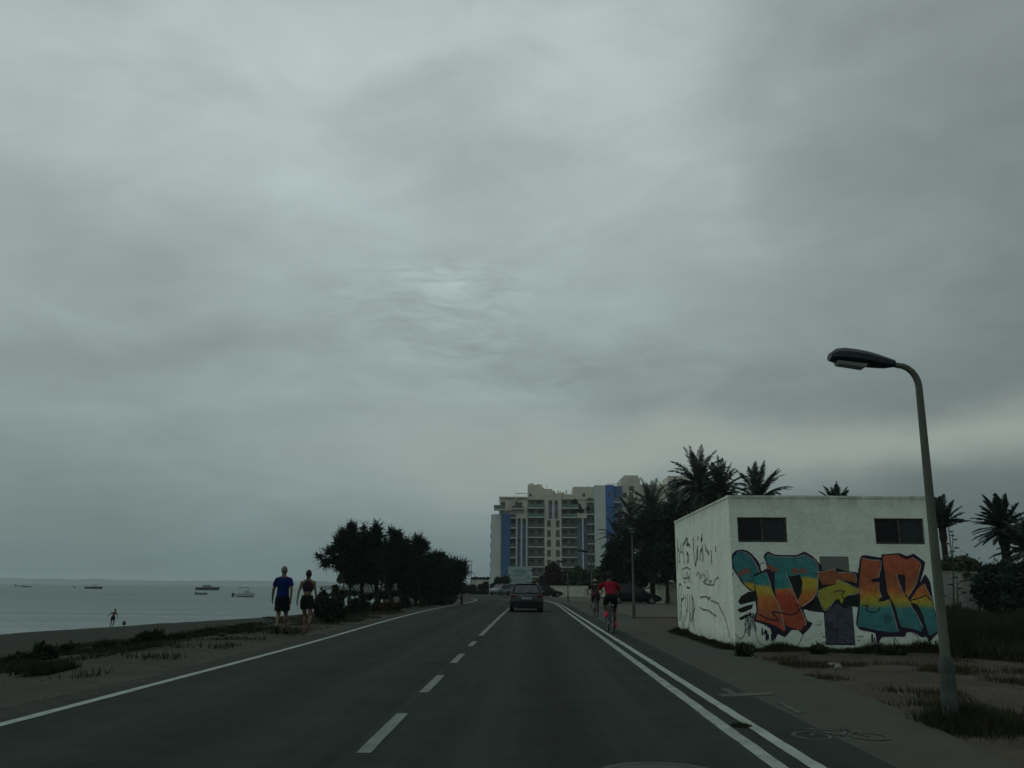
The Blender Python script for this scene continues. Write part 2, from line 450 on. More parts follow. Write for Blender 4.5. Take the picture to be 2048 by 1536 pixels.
# ------------------------------------------------------------------ mesh helpers
class MB:
    def __init__(s):
        s.v, s.f = [], []

    def add(s, vs, fs):
        n = len(s.v)
        s.v += [tuple(x) for x in vs]
        s.f += [tuple(i + n for i in f) for f in fs]
        return s

    def box(s, x0, x1, y0, y1, z0, z1):
        return s.add([(x0, y0, z0), (x1, y0, z0), (x1, y1, z0), (x0, y1, z0), (x0, y0, z1), (x1, y0, z1), (x1, y1, z1), (x0, y1, z1)],
                     [(3, 2, 1, 0), (4, 5, 6, 7), (0, 1, 5, 4), (1, 2, 6, 5), (2, 3, 7, 6), (3, 0, 4, 7)])

    def tube(s, pts, rad, seg=8, cap=True, flat=1.0):
        pts = [Vector(p) for p in pts]
        if not hasattr(rad, '__len__'):
            rad = [rad] * len(pts)
        rings = []
        prev = None
        for i, p in enumerate(pts):
            a = pts[max(0, i - 1)]
            b = pts[min(len(pts) - 1, i + 1)]
            d = (b - a).normalized()
            if prev is None:
                ref = Vector((0, 0, 1)) if abs(d.z) < 0.9 else Vector((0, 1, 0))
                x = d.cross(ref).normalized()
            else:
                x = (prev - d * prev.dot(d)).normalized()
            prev = x
            y = d.cross(x)
            rings.append([p + (x * math.cos(2 * math.pi * k / seg) + y * math.sin(2 * math.pi * k / seg) * flat) * rad[i] for k in range(seg)])
        vs = [q for r in rings for q in r]
        fs = []
        for i in range(len(pts) - 1):
            for k in range(seg):
                k2 = (k + 1) % seg
                fs.append((i * seg + k, i * seg + k2, (i + 1) * seg + k2, (i + 1) * seg + k))
        if cap:
            fs.append(tuple(range(seg - 1, -1, -1)))
            fs.append(tuple((len(pts) - 1) * seg + k for k in range(seg)))
        return s.add(vs, fs)

    def ell(s, c, r, rot=None, seg=12, rings=8):
        c = Vector(c)
        vs = [(0, 0, 1)]
        for i in range(1, rings):
            t = math.pi * i / rings
            for k in range(seg):
                a = 2 * math.pi * k / seg
                vs.append((math.sin(t) * math.cos(a), math.sin(t) * math.sin(a), math.cos(t)))
        vs.append((0, 0, -1))
        out = []
        for q in vs:
            w = Vector((q[0] * r[0], q[1] * r[1], q[2] * r[2]))
            if rot is not None:
                w = rot @ w
            out.append(c + w)
        fs = [(0, 1 + k, 1 + (k + 1) % seg) for k in range(seg)]
        for i in range(rings - 2):
            for k in range(seg):
                a = 1 + i * seg
                fs.append((a + k, a + seg + k, a + seg + (k + 1) % seg, a + (k + 1) % seg))
        L = len(vs) - 1
        a = 1 + (rings - 2) * seg
        fs += [(a + k, L, a + (k + 1) % seg) for k in range(seg)]
        return s.add(out, fs)

    def cap(s, a, b, ra, rb, seg=10):
        """tapered capsule"""
        a, b = Vector(a), Vector(b)
        d = (b - a).normalized()
        pts, rad = [], []
        for t in (80, 55, 28, 0):
            pts.append(a - d * ra * math.sin(R(t)))
            rad.append(ra * math.cos(R(t)))
        for t in (0, 28, 55, 80):
            pts.append(b + d * rb * math.sin(R(t)))
            rad.append(rb * math.cos(R(t)))
        return s.tube(pts, rad, seg)

    def build(s, name, m, parent=None, smooth=False, loc=None):
        me = bpy.data.meshes.new(name)
        me.from_pydata(s.v, [], s.f)
        me.materials.append(m)
        if smooth:
            me.polygons.foreach_set('use_smooth', [True] * len(me.polygons))
            me.set_sharp_from_angle(angle=R(50 if smooth is True else smooth))
        o = bpy.data.objects.new(name, me)
        C.objects.link(o)
        if parent is not None:
            o.parent = parent
        if loc is not None:
            o.location = loc
        return o


def tag(o, label=None, cat=None, group=None, kind=None):
    if label:
        o['label'] = label
    if cat:
        o['category'] = cat
    if group:
        o['group'] = group
    if kind:
        o['kind'] = kind
    return o


def empty(name, loc, rz=0.0, label=None, cat=None, group=None, scale=None):
    o = bpy.data.objects.new(name, None)
    C.objects.link(o)
    o.location = loc
    o.rotation_euler = (0, 0, rz)
    o.empty_display_size = 0.2
    if scale:
        o.scale = (scale,) * 3
    return tag(o, label, cat, group)


def copy_tree(o, parent=None):
    c = o.copy()
    C.objects.link(c)
    c.parent = parent
    for ch in list(o.children):
        copy_tree(ch, c)
    return c


def mesh_obj(name, vs, fs, m, parent=None):
    b = MB()
    b.v = [tuple(x) for x in vs]
    b.f = fs
    return b.build(name, m, parent)


def remeshed(b, name, m, parent, voxel=0.011, smooth_it=4):
    """one continuous skin from overlapping shapes"""
    o = b.build(name, m)
    md = o.modifiers.new('r', 'REMESH')
    md.mode = 'VOXEL'
    md.voxel_size = voxel
    sm = o.modifiers.new('s', 'SMOOTH')
    sm.factor = 0.5
    sm.iterations = smooth_it
    dg = bpy.context.evaluated_depsgraph_get()
    dg.update()
    me = bpy.data.meshes.new_from_object(o.evaluated_get(dg))
    me.name = name
    old = o.data
    o.modifiers.clear()
    o.data = me
    bpy.data.meshes.remove(old)
    if not me.materials:
        me.materials.append(m)
    me.polygons.foreach_set('use_smooth', [True] * len(me.polygons))
    o.parent = parent
    return o


# ------------------------------------------------------------------ road line geometry (plan, metres)
def interp(tab, y):
    if y <= tab[0][0]:
        return tab[0][1]
    for (a, b), (c, d) in zip(tab, tab[1:]):
        if y <= c:
            return b + (d - b) * (y - a) / (c - a)
    return tab[-1][1]


def catmull(pts, n=6):
    out = []
    P = [Vector(p) for p in pts]
    P = [P[0] * 2 - P[1]] + P + [P[-1] * 2 - P[-2]]
    for i in range(1, len(P) - 2):
        for k in range(n):
            t = k / n
            a, b, c, d = P[i - 1:i + 3]
            out.append(0.5 * ((2 * b) + (c - a) * t + (2 * a - 5 * b + 4 * c - d) * t * t + (3 * b - 3 * c + d - a) * t ** 3))
    out.append(P[-2])
    return out


LEFT = catmull([(-4.9, -12), (-4.92, 0), (-4.95, 8), (-5.06, 20), (-5.45, 34), (-5.60, 48), (-5.35, 62), (-5.05, 76), (-5.25, 87), (-6.6, 97), (-10.5, 106), (-13.2, 114), (-15.2, 126), (-17.5, 145), (-20.5, 165)])
RIGHT = catmull([(1.86, -12), (1.87, 0), (1.88, 8), (1.94, 20), (1.99, 34), (2.05, 48), (2.12, 62), (1.95, 76), (1.25, 89), (-0.6, 101), (-1.6, 109), (-1.6, 120), (-1.2, 140), (-1.0, 165)])


def offset_line(pts, d):
    out = []
    for i, p in enumerate(pts):
        a = pts[max(0, i - 1)]
        b = pts[min(len(pts) - 1, i + 1)]
        t = (b - a).normalized()
        out.append(Vector((p.x + t.y * d, p.y - t.x * d)))
    return out


def strip(name, A, B, z, m, parent=None):
    n = min(len(A), len(B))
    vs = [(p.x, p.y, z) for p in A[:n]] + [(p.x, p.y, z) for p in B[:n]]
    fs = [(i, n + i, n + i + 1, i + 1) for i in range(n - 1)]
    return mesh_obj(name, vs, fs, m, parent)


def rough_strip(name, line, w, z, m, parent, step=0.25, jit=0.012, ymax=1e9):
    """painted line with slightly ragged edges"""
    A, B = [], []
    for a, b in zip(line, line[1:]):
        L = (b - a).length
        k = max(1, int(L / (step if a.y < 30 else 2)))
        t = (b - a).normalized()
        nrm = Vector((t.y, -t.x))
        for i in range(k):
            p = a + (b - a) * i / k
            if p.y > ymax:
                continue
            A.append(p - nrm * (w / 2 + random.uniform(-jit, jit)))
            B.append(p + nrm * (w / 2 + random.uniform(-jit, jit)))
    return strip(name, A, B, z, m, parent)


# ------------------------------------------------------------------ ground
SHORE = [(-40, -31), (20, -30.5), (49, -29.8), (60, -27.3), (75, -23.5), (95, -22.0), (140, -24), (200, -34), (280, -60), (400, -90), (700, -165), (1200, -290), (9000, -2300)]
SEA_Z = -1.5


def gz(x, y):
    """height of the land at x, y"""
    sh = interp(SHORE, y)
    lip = -7.6 + 0.5 * math.sin(y * 0.21) if y < 200 else sh + 22
    if y > 90:
        lip = max(sh + 9, -7.6 - (y - 90) * 0.35) if y < 200 else lip
    if x < lip:
        t = (lip - x) / max(1.0, lip - sh)
        if t < 1:
            z = SEA_Z * (t ** 0.8)
        else:
            z = SEA_Z - (t - 1) * 1.6
            z = max(z, SEA_Z - 2.0)
            return z - 0.15
        z += 0.10 * mnoise.noise(Vector((x * 0.35, y * 0.35, 0))) * min(1, t * 3) * (1 if t < .85 else .2)
        return z
    z = 0.0
    d = max(-5.7 - x, x - 4.6, 0)
    if y > 95:
        d = 0 if x < 6 else d
    if d > 0:
        k = min(1, d / 1.5)
        z += k * (0.05 * mnoise.noise(Vector((x * 0.9, y * 0.9, 3))) + 0.025 * mnoise.noise(Vector((x * 3, y * 3, 5)))) + k * 0.02
    if x > 9.3 and y < 60:
        z += min(1, (x - 9.3) / 6) * 0.25
    return z - 0.03


ys = list(np.arange(-20, 60, 0.5)) + list(np.arange(60, 200, 3)) + [200, 230, 260, 300, 360, 430, 520, 700, 1000, 1500, 2500, 4000, 7000]
us = [-1.6, -1.3, -1.1, -1.03] + list(np.linspace(-1.0, 0.0, 16))
rx = list(np.arange(-7.0, -5.0, 0.4)) + [-4.6, 0, 2.5, 4.3] + list(np.arange(4.7, 20, 0.6)) + [21, 23, 26, 30, 36, 45, 60, 90, 150, 300, 700, 1600, 4000, 7000]
vs, fs = [], []
for y in ys:
    sh = interp(SHORE, y)
    row = [(-7.0 + (sh + 7.0) * (-uu)) for uu in us[:-1]] + rx
    for x in row:
        vs.append((x, y, gz(x, y)))
W_ = len(us) - 1 + len(rx)
for j in range(len(ys) - 1):
    for i in range(W_ - 1):
        fs.append((j * W_ + i, j * W_ + i + 1, (j + 1) * W_ + i + 1, (j + 1) * W_ + i))
g = MB()
g.v, g.f = vs, fs
ground = tag(g.build('ground', M_ground, smooth=True), kind='structure')

# sea
msea = bpy.data.materials.new('sea_water')
msea.use_nodes = True
t = msea.node_tree
b = t.nodes['Principled BSDF']
b.inputs['Base Color'].default_value = (0.035, 0.055, 0.052, 1)
b.inputs['Roughness'].default_value = 0.16
b.inputs['IOR'].default_value = 1.33
b.inputs['Specular IOR Level'].default_value = 0.18
co = t.nodes.new('ShaderNodeTexCoord')
n1 = noise_n(t, mapping(t, co.outputs['Object'], (0.35, 1.1, 1), rot=(0, 0, R(20))), 1.0, 6, 0.62)
bp = t.nodes.new('ShaderNodeBump')
bp.inputs['Strength'].default_value = 1.0
bp.inputs['Distance'].default_value = 0.32
lk(t, n1, bp.inputs['Height'])
lk(t, bp.outputs[0], b.inputs['Normal'])
c1 = ramp(t, noise_n(t, mapping(t, co.outputs['Object'], (0.01, 0.03, 1)), 1.0, 4), [(0.35, (0.022, 0.046, 0.042)), (0.65, (0.032, 0.058, 0.052))])
lk(t, c1, b.inputs['Base Color'])
# a ruffled sea seen at a low angle mirrors only part of the sky: wave faces tilt towards the viewer
gl_ = t.nodes.new('ShaderNodeBsdfGlossy')
gl_.inputs['Roughness'].default_value = 0.22
gl_.inputs['Color'].default_value = (0.86, 0.97, 0.95, 1)
lk(t, bp.outputs[0], gl_.inputs['Normal'])
df_ = t.nodes.new('ShaderNodeBsdfDiffuse')
lk(t, c1, df_.inputs['Color'])
rf_ = ramp(t, noise_n(t, mapping(t, co.outputs['Object'], (0.02, 0.12, 1), rot=(0, 0, R(8))), 1.0, 6, 0.62), [(0.30, (0.27, 0.27, 0.27)), (0.70, (0.35, 0.35, 0.35))])
ms_ = t.nodes.new('ShaderNodeMixShader')
lk(t, rf_, ms_.inputs[0])
lk(t, df_.outputs[0], ms_.inputs[1])
lk(t, gl_.outputs[0], ms_.inputs[2])
lk(t, ms_.outputs[0], t.nodes['Material Output'].inputs['Surface'])
t.nodes.remove(b)
sea = tag(mesh_obj('sea', [(-7500, -200, SEA_Z - 0.03), (30, -200, SEA_Z - 0.03), (30, 7000, SEA_Z - 0.03), (-7500, 7000, SEA_Z - 0.03)], [(0, 1, 2, 3)], msea), kind='structure')

# far shore across the bay
vs, fs = [], []
xs = np.linspace(-6200, 1500, 130)
for k, (Y, hh) in enumerate(((4600, 0.0), (4700, 0.5), (4850, 1.0), (5200, 0.0))):
    for x in xs:
        h = 38 - (x + 6200) / 7700 * 16
        h = h * (0.8 + 0.35 * mnoise.noise(Vector((x * 0.0012, 2, 0))) + 0.25 * mnoise.noise(Vector((x * 0.008, 5, 0))))
        vs.append((x, Y, SEA_Z - 0.3 + max(2, h) * hh))
nx = len(xs)
for j in range(3):
    for i in range(nx - 1):
        fs.append((j * nx + i, j * nx + i + 1, (j + 1) * nx + i + 1, (j + 1) * nx + i))
tag(mesh_obj('far_shore_hills', vs, fs, M_hill), kind='structure')

# road
def resample(line, step):
    out = []
    for a, b in zip(line, line[1:]):
        k = max(1, int((b - a).length / step))
        out += [a + (b - a) * i / k for i in range(k)]
    return out + [line[-1]]


_L = resample(LEFT, .4)
# broken tarmac edge over the dirt, left of the road
strip('road_shoulder', [p + Vector((-.28 + .22 * mnoise.noise(Vector((1, p.y * .9, 0))) + .12 * mnoise.noise(Vector((7, p.y * 3.1, 0))), 0)) for p in offset_line(_L, -0.28)], offset_line(_L, -0.25), -0.001, M_asph)
road = tag(strip('road', offset_line(LEFT, -0.28), offset_line(RIGHT, 0.9), 0.0, M_asph), kind='structure')
for _o in C.objects:
    if _o.name == 'road_shoulder':
        _o.parent = road
rough_strip('edge_line', LEFT, 0.13, 0.004, M_line, road, jit=0.005, ymax=101)
M_line2 = worn('worn_road_paint', 0.565, (0.04, 0.046, 0.042), (0.30, 0.34, 0.31))
rough_strip('edge_line', RIGHT, 0.13, 0.005, M_line2, road, jit=0.006, ymax=104)
rough_strip('edge_line', offset_line(RIGHT, 0.29), 0.12, 0.005, M_line, road, jit=0.006, ymax=100)
CEN = [Vector((-1.32, -10)), Vector((-1.32, 24)), Vector((-1.30, 40)), Vector((-1.25, 55)), Vector((-1.35, 70)), Vector((-1.9, 84)), Vector((-3.4, 96)), Vector((-5.5, 105))]
CEN = catmull([tuple(p) for p in CEN], 8)
for a, bb in ((-1.3, 1.0), (3.0, 5.3), (7.25, 9.55), (11.25, 13.5), (15.5, 17.7), (19.85, 21.7)):
    ln = [Vector((-1.32, a)), Vector((-1.32, bb))]
    rough_strip('lane_dash', ln, 0.118, 0.004, M_dash, road, step=0.12, jit=0.004)
rough_strip('centre_line', [p for p in CEN if p.y > 23.9], 0.13, 0.004, M_dash, road)
# darker asphalt patch and manhole
pp = []
for k in range(28):
    a = 2 * math.pi * k / 28
    rr = 1 + 0.22 * mnoise.noise(Vector((math.cos(a) * 1.5, math.sin(a) * 1.5, 4)))
    pp.append((0.72 + 0.62 * rr * math.cos(a), 7.72 + 0.55 * rr * math.sin(a), 0.0035))

mh = empty('manhole', (0.95, 6.55, 0), 0, 'dark iron manhole cover in a pale ring, set in the lane asphalt', 'manhole')
b = MB()
N = 40
b.add([(math.cos(2 * math.pi * k / N) * r, math.sin(2 * math.pi * k / N) * r, 0.007) for r in (0.40, 0.47) for k in range(N)],
      [(k, N + k, N + (k + 1) % N, (k + 1) % N) for k in range(N)])
b.build('ring', M_ring, mh)
b = MB().tube([(0, 0, 0.001), (0, 0, 0.0055)], 0.395, N)
b.build('lid', M_iron, mh, 30)

# cycle path beside the road
pe = catmull([(3.9, -12), (3.75, 5), (3.8, 7.6), (4.15, 10.3), (4.42, 16), (4.45, 26), (4.5, 34), (4.9, 45), (4.9, 60), (4.7, 76), (4.1, 92), (3.0, 108), (2.2, 120)])
pi_ = offset_line(RIGHT, 0.9)
vs, fs = [], []
n = len(pe)
for i in range(n):
    a = pi_[min(int(i * (len(pi_) - 1) / (n - 1)), len(pi_) - 1)]
    q = pe[i]
    x_in = 0
    # same y on the road side
    yy = q.y
    best = min(pi_, key=lambda p: abs(p.y - yy) + (0 if p.x > -3 or yy > 112 else 9))
    x_in = interp([(100, .35), (109, -.7), (120, -.7)], yy) if yy > 100 else interp(sorted([(p.y, p.x) for p in pi_ if p.y < 104]), yy)
    jx = 0.06 * mnoise.noise(Vector((0, yy * 1.3, 9)))
    vs += [(x_in - 0.02, yy, -0.004), (q.x + jx, yy, -0.006)]
for i in range(n - 1):
    fs.append((2 * i, 2 * i + 1, 2 * i + 3, 2 * i + 2))
path = tag(mesh_obj('cycle_path', vs, fs, M_path), kind='structure')


def ground_poly(name, px, z, m, parent):
    P = [G(*p) for p in px]
    tri = tessellate_polygon([[Vector((p.x, p.y, 0)) for p in P]])
    return mesh_obj(name, [(p.x, p.y, z) for p in P], [tuple(x) for x in tri], m, parent)


def f5(x, y):
    return (1100 + x / 2.16, 1240 + y / 2.16)


ground_poly('painted_arrow', [f5(*p) for p in ((735, 298), (772, 294), (800, 316), (965, 313), (965, 322), (830, 330), (742, 331), (720, 322), (775, 318))], 0.002, M_faint, path)
ground_poly('painted_dash', [f5(*p) for p in ((975, 354), (1002, 354), (1098, 400), (1066, 403))], 0.002, M_faint, path)
b = MB()


def gl(b, pts, w, z=0.002):
    for p, q in zip(pts, pts[1:]):
        p, q = Vector(p), Vector(q)
        tt = (q - p).normalized() * 1
        nn = Vector((tt.y, -tt.x)) * w / 2
        b.add([(p.x - nn.x, p.y - nn.y, z), (p.x + nn.x, p.y + nn.y, z), (q.x + nn.x, q.y + nn.y, z), (q.x - nn.x, q.y - nn.y, z)], [(0, 1, 2, 3)])


c0 = G(1668, 1466)
bx, by = c0.x, c0.y
for sx in (-0.26, 0.26):
    gl(b, [(bx + sx + 0.16 * math.cos(a * math.pi / 8), by - 0.16 + 0.20 * math.sin(a * math.pi / 8)) for a in range(17)], 0.035)
gl(b, [(bx - 0.26, by - 0.16), (bx - 0.12, by + 0.16), (bx + 0.17, by + 0.16), (bx + 0.02, by - 0.16), (bx - 0.12, by + 0.16)], 0.035)
gl(b, [(bx + 0.26, by - 0.16), (bx + 0.15, by + 0.26), (bx + 0.24, by + 0.27)], 0.035)
gl(b, [(bx - 0.2, by + 0.22), (bx - 0.06, by + 0.22)], 0.045)
b.build('painted_bicycle_symbol', M_faint, path)

# pale sandy ground between the cycle path and the garden walls
sv_ = [(4.9, 44), (5.0, 60), (4.8, 76), (4.2, 92), (2.2, 108), (-0.5, 121), (-8, 131), (-8, 160), (60, 160), (60, 44)]
P = [Vector((x, y, 0)) for x, y in sv_]
P2 = [(p.x, p.y, 0.012) for p in P]
# a slab following the land: fine strip grid
vs, fs = [], []
yy_ = list(np.arange(40, 128, 4.0))
for y in yy_:
    x0 = interp([(40, 4.72), (60, 5.0), (76, 4.8), (92, 4.2), (108, 3.0), (116, 2.4), (128, 0.0)], y) - 0.05
    for k in range(8):
        x = x0 + (24 - x0) * k / 7
        vs.append((x, y, max(gz(x, y) + 0.03, -0.012) + 0.006))
for j in range(len(yy_) - 1):
    for k in range(7):
        fs.append((j * 8 + k, j * 8 + k + 1, j * 8 + 9 + k, j * 8 + 8 + k))
tag(mesh_obj('sandy_ground', vs, fs, M_sandy), kind='structure')

# ------------------------------------------------------------------ graffiti hut
TH = R(-0.6)
HO = Vector((4.54, 19.60, 0))
HD = Vector((math.cos(TH), math.sin(TH), 0))
HN = Vector((HD.y, -HD.x, 0))
HH = 3.36
hut = empty('painted_hut', HO, TH, 'small white flat-roofed hut covered in colourful graffiti beside the cycle path', 'hut')


def wall_uv(px, py):
    d = ray(px, py)
    o = Vector((0, 0, CH))
    tt = (HO - o).dot(HN) / d.dot(HN)
    p = o + d * tt
    return ((p - HO).dot(HD), p.z)


def side_uv(px, py):
    d = ray(px, py)
    o = Vector((0, 0, CH))
    tt = (HO - o).dot(HD) / d.dot(HD)
    p = o + d * tt
    return (-(p - HO).dot(HN), p.z)


def cB(x, y):
    return (1340 + x / 4.518, 980 + y / 4.518)


def cC(x, y):
    return (1600 + x / 4.517, 980 + y / 4.517)


HWID = wall_uv(1887, 1250)[0]
HDEP = side_uv(1353, 1150)[0]


def rect_of(p, q):
    a, b_ = wall_uv(*p), wall_uv(*q)
    return (min(a[0], b_[0]), max(a[0], b_[0]), min(a[1], b_[1]), max(a[1], b_[1]))


def rr(x0, x1, z0, z1):
    return (x0, x1, z0, z1)


w1a, w1b = wall_uv(*cB(605, 245)), wall_uv(*cB(1066, 474))
w2a, w2b = wall_uv(*cC(668, 255)), wall_uv(*cC(1120, 492))
d1a, d1b = wall_uv(*cC(168, 600)), wall_uv(*cC(512, 1418))
holes = [(w1a[0], w1b[0], w1b[1], w1a[1]), (w2a[0], w2b[0] + 0.04, w2b[1], w2a[1])]
door_r = (d1a[0] + 0.02, d1b[0] - 0.02, max(0.12, d1b[1]), d1a[1])
holes.append(door_r)
xsn = sorted({0, HWID} | {h[0] for h in holes} | {h[1] for h in holes})
zsn = sorted({0, HH} | {h[2] for h in holes} | {h[3] for h in holes})
b = MB()
for i in range(len(xsn) - 1):
    for j in range(len(zsn) - 1):
        cx, cz = (xsn[i] + xsn[i + 1]) / 2, (zsn[j] + zsn[j + 1]) / 2
        if any(h[0] < cx < h[1] and h[2] < cz < h[3] for h in holes):
            continue
        b.add([(xsn[i], 0, zsn[j]), (xsn[i + 1], 0, zsn[j]), (xsn[i + 1], 0, zsn[j + 1]), (xsn[i], 0, zsn[j + 1])], [(0, 1, 2, 3)])
for h in holes:
    dp = 0.12
    b.add([(h[0], 0, h[2]), (h[1], 0, h[2]), (h[1], 0, h[3]), (h[0], 0, h[3]), (h[0], dp, h[2]), (h[1], dp, h[2]), (h[1], dp, h[3]), (h[0], dp, h[3])],
          [(0, 4, 5, 1), (1, 5, 6, 2), (2, 6, 7, 3), (3, 7, 4, 0)])
z0 = -0.3
b.add([(0, 0, z0), (0, HDEP, z0), (0, HDEP, HH), (0, 0, HH), (HWID, 0, z0), (HWID, HDEP, z0), (HWID, HDEP, HH), (HWID, 0, HH)],
      [(1, 0, 3, 2), (4, 5, 6, 7), (5, 1, 2, 6), (3, 7, 6, 2)])
b.add([(0, 0, z0), (HWID, 0, z0), (HWID, 0, 0), (0, 0, 0)], [(0, 1, 2, 3)])
b.build('wall', M_white, hut)
b = MB()
b.box(-0.015, HWID + 0.015, -0.015, HDEP + 0.015, HH - 0.035, HH + 0.02)
b.build('roof_edge', M_white, hut)
for h in holes[:2]:
    wf = MB()
    e = 0.04
    y0, y1 = 0.05, 0.10
    wf.box(h[0], h[1], y0, y1, h[2], h[2] + e).box(h[0], h[1], y0, y1, h[3] - e, h[3])
    wf.box(h[0], h[0] + e, y0, y1, h[2] + e, h[3] - e).box(h[1] - e, h[1], y0, y1, h[2] + e, h[3] - e)
    mx = (h[0] + h[1]) / 2
    wf.box(mx - .02, mx + .02, y0, y1, h[2] + e, h[3] - e)
    fr = wf.build('window', M_wframe, hut)
    MB().box(h[0] + e, mx - .02, 0.085, 0.09, h[2] + e, h[3] - e).build('pane', M_winhole, fr)
    MB().box(mx + .02, h[1] - e, 0.070, 0.075, h[2] + e, h[3] - e).build('pane', M_mesh, fr)


def m_door_extra(t, co, c):
    s = t.nodes.new('ShaderNodeSeparateXYZ')
    lk(t, co, s.inputs[0])
    up = math_n(t, 'MULTIPLY', math_n(t, 'SUBTRACT', s.outputs[2], 1.2), 8.0, clamp=True)
    c = mix(t, up, c, (0.155, 0.175, 0.155))
    sc = noise_n(t, mapping(t, co, (5, 1, 3)), 4, 6, 0.7, 1.5)
    c = mix(t, math_n(t, 'MULTIPLY', math_n(t, 'GREATER_THAN', sc, 0.55), math_n(t, 'MULTIPLY_ADD', up, -0.5, 0.5)), c, (0.03, 0.032, 0.05))
    return c


M_door = mat('painted_steel_door', (0.085, 0.09, 0.12), 0.6, (0.055, 0.06, 0.085), 3, 0.2, 20, extra=m_door_extra)
dr = MB().box(door_r[0] + .012, door_r[1] - .012, 0.0, 0.05, door_r[2] + .03, door_r[3] - .012).build('door', M_door, hut)
MB().box(door_r[0], door_r[1], 0.01, 0.1, door_r[2], door_r[2] + .028).build('threshold', M_trim, dr)
MB().box(door_r[1] - .14, door_r[1] - .09, -0.03, -0.001, 0.95, 0.98).build('handle', M_iron, dr)


# graffiti ----------------------------------------------------------
def grad_mat(name, stops, wob=0.10):
    m = bpy.data.materials.new(name)
    m.use_nodes = True
    t = m.node_tree
    b = t.nodes['Principled BSDF']
    b.inputs['Roughness'].default_value = 0.65
    b.inputs['Specular IOR Level'].default_value = 0.25
    co = t.nodes.new('ShaderNodeTexCoord')
    s = t.nodes.new('ShaderNodeSeparateXYZ')
    lk(t, co.outputs['Object'], s.inputs[0])
    n = noise_n(t, co.outputs['Object'], 3.0, 3)
    h = math_n(t, 'MULTIPLY_ADD', n, wob * 2, math_n(t, 'SUBTRACT', s.outputs[2], wob))
    h = math_n(t, 'MULTIPLY', h, 0.5)
    c = ramp(t, h, [(p / 2, q) for p, q in stops])
    g2 = noise_n(t, co.outputs['Object'], 6.0, 6, 0.7)
    c = mix(t, math_n(t, 'MULTIPLY_ADD', g2, 1.2, -0.45, clamp=True), c, (0, 0, 0), 'MULTIPLY') if False else c
    dk = mix(t, 1.0, c, (0.50, 0.46, 0.55), 'MULTIPLY')
    c = mix(t, math_n(t, 'MULTIPLY_ADD', g2, 2.6, -1.05, clamp=True), c, dk)
    g3 = noise_n(t, mapping(t, co.outputs['Object'], (1, 1, 0.3), (4, 0, 0)), 4.5, 7, 0.72)
    lt = mix(t, 0.28, c, (0.55, 0.50, 0.45))
    c = mix(t, math_n(t, 'MULTIPLY_ADD', g3, 3.0, -1.6, clamp=True), c, lt)
    spk = noise_n(t, co.outputs['Object'], 45, 3, 0.7)
    c = mix(t, math_n(t, 'MULTIPLY_ADD', spk, 5.0, -3.1, clamp=True), c, (0.30, 0.31, 0.28))
    lk(t, c, b.inputs['Base Color'])
    return m


TEAL, TEAL2 = (0.045, 0.27, 0.255), (0.065, 0.27, 0.26)
YEL, ORA, RED = (0.56, 0.42, 0.05), (0.58, 0.19, 0.045), (0.50, 0.075, 0.045)
BRO = (0.40, 0.12, 0.05)


def zB(y):
    return wall_uv(*cB(900, y))[1]


def zC(y):
    return wall_uv(*cC(800, y))[1]


M_gL = grad_mat('spray_teal_to_red', [(zB(1260), RED), (zB(1130), BRO), (zB(985), ORA), (zB(925), YEL), (zB(880), YEL), (zB(850), TEAL), (zB(600), (0.07, 0.28, 0.27))])
M_gP = grad_mat('spray_teal_to_scarlet', [(zB(1280), (0.46, 0.09, 0.05)), (zB(1080), (0.38, 0.07, 0.03)), (zB(950), RED), (zB(900), ORA), (zB(885), TEAL), (zB(600), (0.07, 0.28, 0.27))])
M_gO = grad_mat('spray_teal_to_orange', [(zB(1060), (0.42, 0.15, 0.05)), (zB(940), ORA), (zB(860), YEL), (zB(800), YEL), (zB(775), TEAL), (zB(600), (0.06, 0.24, 0.23))])
M_gBl = grad_mat('spray_teal_to_yellow', [(zB(900), YEL), (zB(850), YEL), (zB(830), (0.05, 0.20, 0.20)), (zB(600), (0.06, 0.24, 0.24))], .04)
M_gR = grad_mat('spray_red_to_teal', [(zC(1280), (0.06, 0.22, 0.22)), (zC(1070), TEAL2), (zC(1040), (0.30, 0.36, 0.09)), (zC(1000), YEL), (zC(930), ORA), (zC(820), BRO), (zC(620), (0.52, 0.12, 0.05))], .13)
M_gS = mat('spray_rust', (0.36, 0.12, 0.05), 0.65, (0.24, 0.08, 0.035), 4)
M_gY = mat('spray_olive_yellow', (0.42, 0.38, 0.055), 0.65, (0.30, 0.28, 0.05), 3)
M_gK = mat('spray_dark_purple', (0.035, 0.018, 0.045), 0.7, (0.018, 0.020, 0.030), 2)
M_gG = mat('spray_black_green', (0.012, 0.022, 0.016), 0.7, (0.02, 0.02, 0.02), 2)
M_gPale = mat('spray_pale_outline', (0.52, 0.50, 0.44), 0.7, (0.40, 0.40, 0.40), 6)
M_gCor = mat('spray_coral_flower', (0.34, 0.10, 0.06), 0.7, (0.20, 0.12, 0.09), 9)
M_gThin = mat('spray_thin_line', (0.045, 0.07, 0.07), 0.8, (0.10, 0.13, 0.12), 8)
M_gFaint = mat('faded_marker_line', (0.13, 0.16, 0.15), 0.85, (0.30, 0.33, 0.31), 14, lo=.4, hi=.6)
M_gMark = mat('dark_marker_line', (0.035, 0.045, 0.05), 0.85, (0.11, 0.12, 0.12), 14, lo=.4, hi=.65)
layer = [0]


